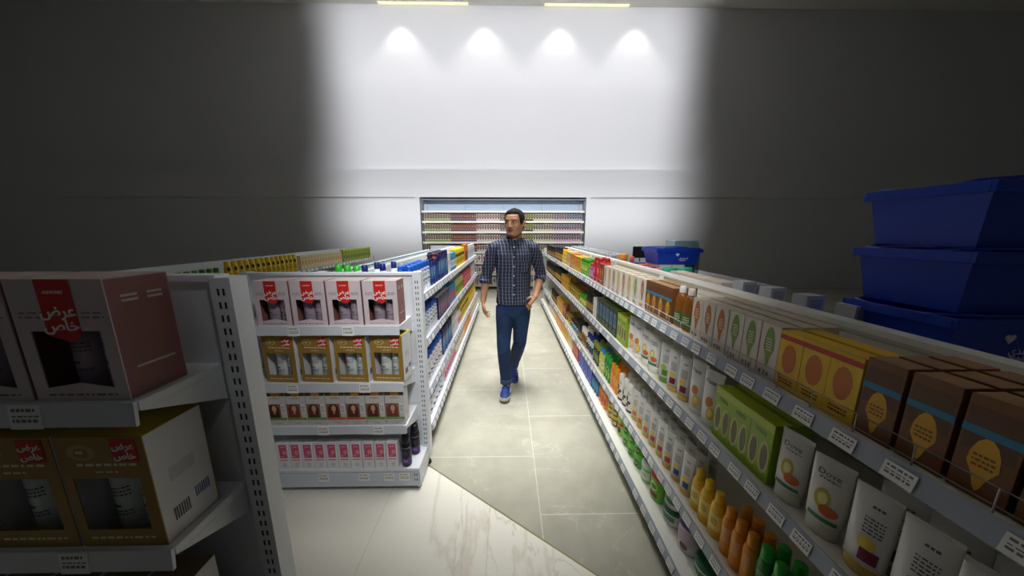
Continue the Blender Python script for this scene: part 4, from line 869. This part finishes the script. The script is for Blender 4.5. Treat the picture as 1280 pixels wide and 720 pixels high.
# face details
def at_head(mb): mb.xf(HM)
for s in (-1, 1):
    e = MB(); e.ball((s*.030, -.0822, .016), (.0125, .008, .0055), (232, 226, 218), 10); at_head(e); eo = e.build('eye', man)
    e = MB(); e.ball((s*.030-.003, -.0895, .016), (.0052, .0022, .005), (30, 18, 14), 8); at_head(e); e.build('iris', eo)
    e = MB(); e.tube([(s*.0165, -.0905, .0185), (s*.03, -.0918, .0235), (s*.044, -.0855, .0185)], [.0018, .0028, .0018], (46, 28, 22), 6); at_head(e); e.build('eyelid', eo)
    e = MB(); e.tube([(s*.012, -.0955, .038), (s*.03, -.0945, .046), (s*.052, -.079, .038)], [.003, .004, .002], (20, 15, 14), 8, .6); at_head(e); e.build('eyebrow', man)
LIP = mat((136, 78, 66), .5); e = MB(); e.tube([(-.024, -.0855, -.0585), (-.010, -.0948, -.0555), (0, -.096, -.057), (.010, -.0948, -.0555), (.024, -.0855, -.0585)], [.002, .0042, .0038, .0042, .002], LIP, 8)
e.tube([(-.021, -.0865, -.0605), (0, -.0945, -.0665), (.021, -.0865, -.0605)], [.002, .0052, .002], LIP, 8); at_head(e); e.build('lips', man)
# hair and short beard
HR = coords_mat('black_hair', lambda M, mix, noise, sp, tc, nt: (mix(noise(90), (5, 5, 6), (14, 12, 13)), .85, noise(120)))
def headr(t, z):
    S = [(-.121, .020, .026, .02, -.045), (-.114, .036, .046, .04, -.038), (-.098, .051, .061, .055, -.028), (-.075, .060, .074, .07, -.015), (-.045, .064, .083, .085, -.005), (-.015, .069, .089, .093, 0), (.015, .0705, .091, .097, 0), (.045, .071, .092, .098, 0), (.075, .067, .084, .091, 0), (.1, .054, .066, .073, .003), (.118, .032, .038, .045, .008), (.126, .008, .01, .012, .01)]
    rx, rf, rb, cy = [interp(S, z, k) for k in (1, 2, 3, 4)]
    return Vector((rx*math.cos(t), cy+(rb if math.sin(t) > 0 else rf)*math.sin(t), z))
h = MB(); nT, nZ = 44, 12; grid = []
rn = random.Random(5)
for i in range(nT):
    t = 2*PI*i/nT; f = -math.sin(t)                      # f=1 at the face
    zlo = .088 if f > .62 else (.088-(.62-f)/.22*.09 if f > .40 else (-.01 if f > .25 else (.0 if f > -.05 else (-.02-.06*min(1, (-f-.05)*2)))))
    col = []
    for j in range(nZ+1):
        z = zlo+(.1255-zlo)*(1-(1-j/nZ)**1.4); p = headr(t, z)
        g = min(1, j/2.5); th = (.002+.005*g) if f < .45 else (.0015+.009*g)
        n = Vector((p.x, p.y, p.z*.9+.0)).normalized()
        if z > .07: th += .006*(z-.07)/.055*(1+.4*f)
        col.append(p+n*(th+rn.uniform(-.001, .0015)))
    grid.append(col)
vs = [tuple(p) for c in grid for p in c]; fs = [(i*(nZ+1)+j, ((i+1) % nT)*(nZ+1)+j, ((i+1) % nT)*(nZ+1)+j+1, i*(nZ+1)+j+1) for i in range(nT) for j in range(nZ)]
inner = [tuple(headr(2*PI*i/nT, grid[i][0].z)*.97) for i in range(nT)]; o0 = len(vs); vs += inner; fs += [(((i+1) % nT)*(nZ+1), i*(nZ+1), o0+i, o0+(i+1) % nT) for i in range(nT)]
h.add(vs, fs, HR, True)
at_head(h); h.build('hair', man)
BD = coords_mat('short_beard', lambda M, mix, noise, sp, tc, nt: (mix(noise(160), (66, 46, 36), (104, 74, 58)), .8, noise(160)))
bd = MB(); n = 28
def strip(rows):
    R = []
    for z0, f0 in rows:
        r = []
        for i in range(n+1):
            t = -PI/2+(i/n-.5)*2*f0; zz = z0+ .055*(abs(i/n-.5)*2)**2*(1 if z0 < -.07 else .2)
            p = headr(t, zz); r.append(p+Vector((p.x, p.y, 0)).normalized()*.0016)
        R.append(r)
    m = n+1; bd.add([tuple(p) for r in R for p in r], [(j*m+i, j*m+i+1, (j+1)*m+i+1, (j+1)*m+i) for j in range(len(rows)-1) for i in range(n)], BD, True)
strip([(-.1205, .7), (-.117, .75), (-.113, .75)])
bd.ball((0, -.082, -.106), (.022, .0185, .015), BD, 10)
bd.tube([(-.028, -.083, -.056), (-.018, -.0905, -.048), (0, -.0965, -.0455), (.018, -.0905, -.048), (.028, -.083, -.056)], [.0008, .0016, .0018, .0016, .0008], BD, 8)
at_head(bd); bd.build('beard', man)
# shirt with rolled sleeves
sh = MB()
slices(sh, [(1.475, .017, .012, .066, .058, .055), (1.46, .017, .012, .082, .066, .062), (1.44, .017, .012, .112, .078, .074), (1.415, .017, .012, .142, .088, .084), (1.375, .017, .01, .165, .10, .092), (1.33, .017, .01, .170, .115, .10), (1.25, .017, .01, .166, .118, .104), (1.15, .017, .01, .158, .112, .10),
    (1.05, .018, .008, .153, .112, .098), (.97, .018, .006, .155, .116, .104), (.91, .018, .004, .162, .122, .112), (.885, .018, .004, .163, .123, .114)], PL, 28, .12)
for a, sg in (('R', -1), ('L', 1)):
    s, e, w2 = Vector(Q['sh'+a]), Vector(Q['el'+a]), Vector(Q['wr'+a])
    sh.tube([s+Vector((-sg*.06, 0, -.005)), s+Vector((-sg*.004, 0, -.024)), s.lerp(e, .3)+Vector((sg*.006, 0, 0)), s.lerp(e, .7), e, e.lerp(w2, .18)], [.062, .062, .058, .054, .052, .052], PL, 16)
for sg, s in ((-1, Vector(Q['shR'])), (1, Vector(Q['shL']))): sh.tube([(.017+sg*.03, .014, 1.45), (.017+sg*.09, .014, 1.425), s+Vector((-sg*.02, 0, -.022))], [.05, .056, .06], PL, 14)
shirt = baked(sh, 'shirt', .007, 5, man); shirt['label'] = 'dark blue checked shirt with rolled sleeves'
for a in 'RL':
    e, w2 = Vector(Q['el'+a]), Vector(Q['wr'+a]); c = MB(); d0 = e.lerp(w2, .13); d1 = e.lerp(w2, .30)
    c.tube([d0, d0.lerp(d1, .1), d0.lerp(d1, .9), d1], [.046, .0555, .0545, .047], PL, 18); c.build('rolled_cuff', shirt)
c = MB()
cz = 1.468
for s in (-1, 1):
    pts = [(.017+s*.066, .055, cz+.012), (.017+s*.078, .02, cz+.012), (.017+s*.062, -.036, cz-.002), (.017+s*.048, -.082, cz-.052), (.017+s*.008, -.076, cz-.022), (.017+s*.036, -.045, cz+.012), (.017+s*.058, .01, cz+.032), (.017+s*.05, .05, cz+.036), (.017, .078, cz+.036), (.017, .084, cz+.008)]
    ce = Vector((.017+s*.055, -.02, cz+.02)); vv = [Vector(p) for p in pts]; 
    top = [v+Vector((0, -.004, .004)) for v in vv]; bot = [v-Vector((0, -.003, .004)) for v in vv]; nn_ = len(vv)
    quads = [(0, 9, 8, 7), (0, 7, 6, 1), (1, 6, 5, 2), (2, 5, 4, 3)]
    c.add([tuple(v) for v in top+bot], quads+[tuple(i+nn_ for i in q)[::-1] for q in quads]+[(i, (i+1) % nn_, nn_+(i+1) % nn_, nn_+i) for i in range(nn_)], PL)
c.build('collar', shirt)
pk = MB(); pk.box(.008, .03, -.1215, -.115, .9, 1.38, PL); pk.build('button_placket', shirt)
for k in range(6):
    z = 1.405-.083*k; m = MB(); yf = -.112 if z > 1.36 else -.1235
    m.lathe([(-.002, .0055, .0055), (.002, .0055, .0055)], (226, 228, 232), 10); m.xf(Matrix.Translation((.019, yf, z)) @ Matrix.Rotation(PI/2, 4, 'X')); m.build('button', shirt)
m = MB(); m.add([(.075, -.117, 1.28), (.145, -.098, 1.28), (.145, -.098, 1.20), (.11, -.109, 1.185), (.075, -.117, 1.20)], [(0,1,2,3,4)], PL); m.xf(Matrix.Translation((0, -.004, 0)))
m.build('chest_pocket', shirt)
# jeans
jn = MB()
slices(jn, [(.95, .018, .004, .140, .098, .1), (.9, .018, .002, .148, .104, .108), (.84, .018, 0, .153, .104, .112), (.79, .018, 0, .148, .095, .105), (.76, .018, 0, .11, .07, .08)], DN, 24, .08)
for a in 'RL':
    hp, kn, an = Vector(Q['hip'+a]), Vector(Q['kn'+a]), Vector(Q['an'+a])
    R_ = [.088, .086, .073, .064, .064, .056, .054]
    jn.tube([hp, hp.lerp(kn, .25), hp.lerp(kn, .65), kn, kn.lerp(an, .3), kn.lerp(an, .8), an+(kn-an).normalized()*.01], R_, DN, 18)
jeans = baked(jn, 'jeans', .007, 5, man); jeans['label'] = 'blue denim jeans'
for a in 'RL':
    kn, an = Vector(Q['kn'+a]), Vector(Q['an'+a]); d = (kn-an).normalized(); c = MB()
    c.tube([an+d*.04, an+d*.035, an-d*.004, an-d*.008], [.054, .0575, .0575, .052], mat((48, 70, 96), .8), 18); c.build('turned_up_cuff', jeans)
# trainers
BLS = mat((18, 44, 104), .6); BLD = mat((16, 30, 76), .6); SOLE = mat((176, 178, 172), .5)
def shoe(ankle, yaw, pitch, lab):
    """local: toe towards -Y, ankle at the origin; the sole is .085 below it"""
    Mx = Matrix.Translation(ankle) @ Matrix.Rotation(yaw, 4, 'Z') @ Matrix.Rotation(pitch, 4, 'X')
    u = MB(); R = []
    for y, rx, zt in ((.075, .026, -.015), (.065, .034, .015), (.04, .040, .022), (.0, .041, .018), (-.04, .042, -.002), (-.08, .046, -.022), (-.12, .049, -.037), (-.155, .044, -.048), (-.18, .030, -.056), (-.19, .012, -.062)):
        ring = []
        for k in range(18):
            t = 2*PI*k/18; z = -.07+(zt+.07)*max(0, math.sin(t))**.75 if math.sin(t) > 0 else -.07-.008*abs(math.sin(t)); ring.append((rx*math.cos(t)*(1-.25*max(0, math.sin(t))), y, z))
        R.append(ring)
    u.rings(R, BLS); u.xf(Mx); so = u.build('trainer', man, lab)
    s = MB(); pts = [(.0, .082), (.03, .074), (.04, .04), (.041, 0), (.043, -.05), (.051, -.11), (.047, -.155), (.03, -.185), (0, -.196), (-.03, -.185), (-.047, -.155), (-.051, -.11), (-.043, -.05), (-.041, 0), (-.04, .04), (-.03, .074)]
    s.prism(pts, 'z', -.098, -.066, SOLE); s.xf(Mx); bevel(s.build('sole', so), .005, 2)
    l = MB()
    for k in range(5): y = -.012-.022*k; zt = .016-.0115*k; l.tube([(-.030, y, zt-.014), (0, y-.002, zt+.006), (.030, y, zt-.014)], .0042, (60, 96, 190), 6)
    l.xf(Mx); l.build('laces', so)
    l = MB(); 
    for sg in (-1, 1): l.tube([(sg*.046, -.07, -.062), (sg*.043, -.03, -.028), (sg*.044, .005, -.058)], .005, (190, 200, 216), 6)
    l.xf(Mx); l.build('side_stripe', so)
shoe(Vector(L((-.012, 2.675, .105))), math.radians(-6), math.radians(-5), 'blue trainer with pale sole, front foot')
shoe(Vector(L((.062, 2.99, .14))), math.radians(4), math.radians(22), 'blue trainer with raised heel, rear foot')
# ------------------------------------------------------------------ camera
cam = bpy.data.cameras.new('camera'); co = bpy.data.objects.new('camera', cam); COL.objects.link(co)
cam.sensor_fit = 'HORIZONTAL'; cam.sensor_width = 36; cam.lens = 36*375/1280; cam.clip_start = .02; cam.clip_end = 60
co.location = (0, 0, 1.54); co.rotation_euler = (math.radians(90-10.7), 0, math.radians(-.92)); SC.camera = co

# ------------------------------------------------------------------ light: wall washers, plus added unseen fills for wall and aisle; sides left dim
def area(name, loc, target, sx, sy, power, spread, color=(1, 1, 1)):
    l = bpy.data.lights.new(name, 'AREA'); l.shape = 'RECTANGLE'; l.size = sx; l.size_y = sy; l.energy = power; l.spread = math.radians(spread); l.color = color
    o = bpy.data.objects.new(name, l); COL.objects.link(o); o.location = loc
    d = Vector(target)-Vector(loc); o.rotation_euler = d.to_track_quat('-Z', 'Y').to_euler(); return o
def spot(name, loc, target, power, ang, blend=.3, color=(1, 1, 1), r=.04):
    l = bpy.data.lights.new(name, 'SPOT'); l.energy = power; l.spot_size = math.radians(ang); l.spot_blend = blend; l.color = color; l.shadow_soft_size = r
    o = bpy.data.objects.new(name, l); COL.objects.link(o); o.location = loc
    d = Vector(target)-Vector(loc); o.rotation_euler = d.to_track_quat('-Z', 'Y').to_euler(); return o
for i, x in enumerate((-2.52, -.54, 1.28, 3.10)):
    spot('wall_washer', (x, 7.86, 6.74), (x, 7.86, 0), 42, 84, .5, (1, .97, .93), .05)
for zt, pw in ((6.5, 20), (5.6, 24), (4.7, 24), (3.7, 24), (2.7, 24)):
    area('wall_fill', (.12, 5.0, 6.2), (.12, 8.2, zt), 8.7, .5, pw, 30, (.96, .97, 1))  # added fill strips that even out the upper wall, no fixture behind them
area('wall_fill', (.1, 2.0, 4.3), (.1, 8.2, 1.75), 8.6, .3, 34, 22, (.96, .98, 1))  # added low fill reaching under the bulkhead into the recess
area('aisle_fill_near', (.05, 1.9, 5.2), (.05, 1.9, 0), .9, .8, 6, 24)  # added overhead fills, narrow spread so only the aisle is lit
area('aisle_fill_middle', (.05, 3.3, 5.6), (.05, 3.3, 0), 2.0, 2.0, 30, 34)
area('aisle_fill_far', (.05, 5.6, 5.8), (.05, 5.6, 0), 4.2, 2.4, 70, 40)
spot('fill_spot', (.0, .0, 2.9), (.0, 2.6, 1.3), 130, 62, .35, r=.15)  # added fill from above the camera for shelf fronts and the man
spot('fill_spot', (.0, 1.2, 3.2), (.0, 1.75, .0), 22, 50, .5, r=.15)  # added fill on the near floor
spot('fill_spot', (.3, .2, 2.9), (-.80, 1.75, .8), 72, 38, .6, r=.15)  # added fill aimed at the end cap
spot('fill_spot', (.3, 1.2, 3.1), (-.85, 2.7, .8), 48, 42, .6, r=.15)  # added fill for the left shelf fronts
spot('fill_spot', (-.45, 1.0, 3.0), (.95, 2.2, .7), 70, 42, .6, r=.15)  # added fill for the right shelf fronts
for sx in (-1, 1): spot('fill_spot', (-sx*.2, 2.6, 3.6), (sx*.85, 4.5, .75), 60, 44, .6, r=.15)  # added pair of fills for the farther shelves
w = bpy.data.worlds.new('world'); SC.world = w; w.use_nodes = True
w.node_tree.nodes['Background'].inputs[0].default_value = (.9, .95, 1, 1); w.node_tree.nodes['Background'].inputs[1].default_value = .028
SC.view_settings.view_transform = 'Standard'; SC.view_settings.look = 'None'; SC.view_settings.gamma = 1; SC.view_settings.exposure = 0
SC.view_settings.use_curve_mapping = False
SC.cycles.max_bounces = 6; SC.cycles.use_denoising = True
print('placed', NPLACED)
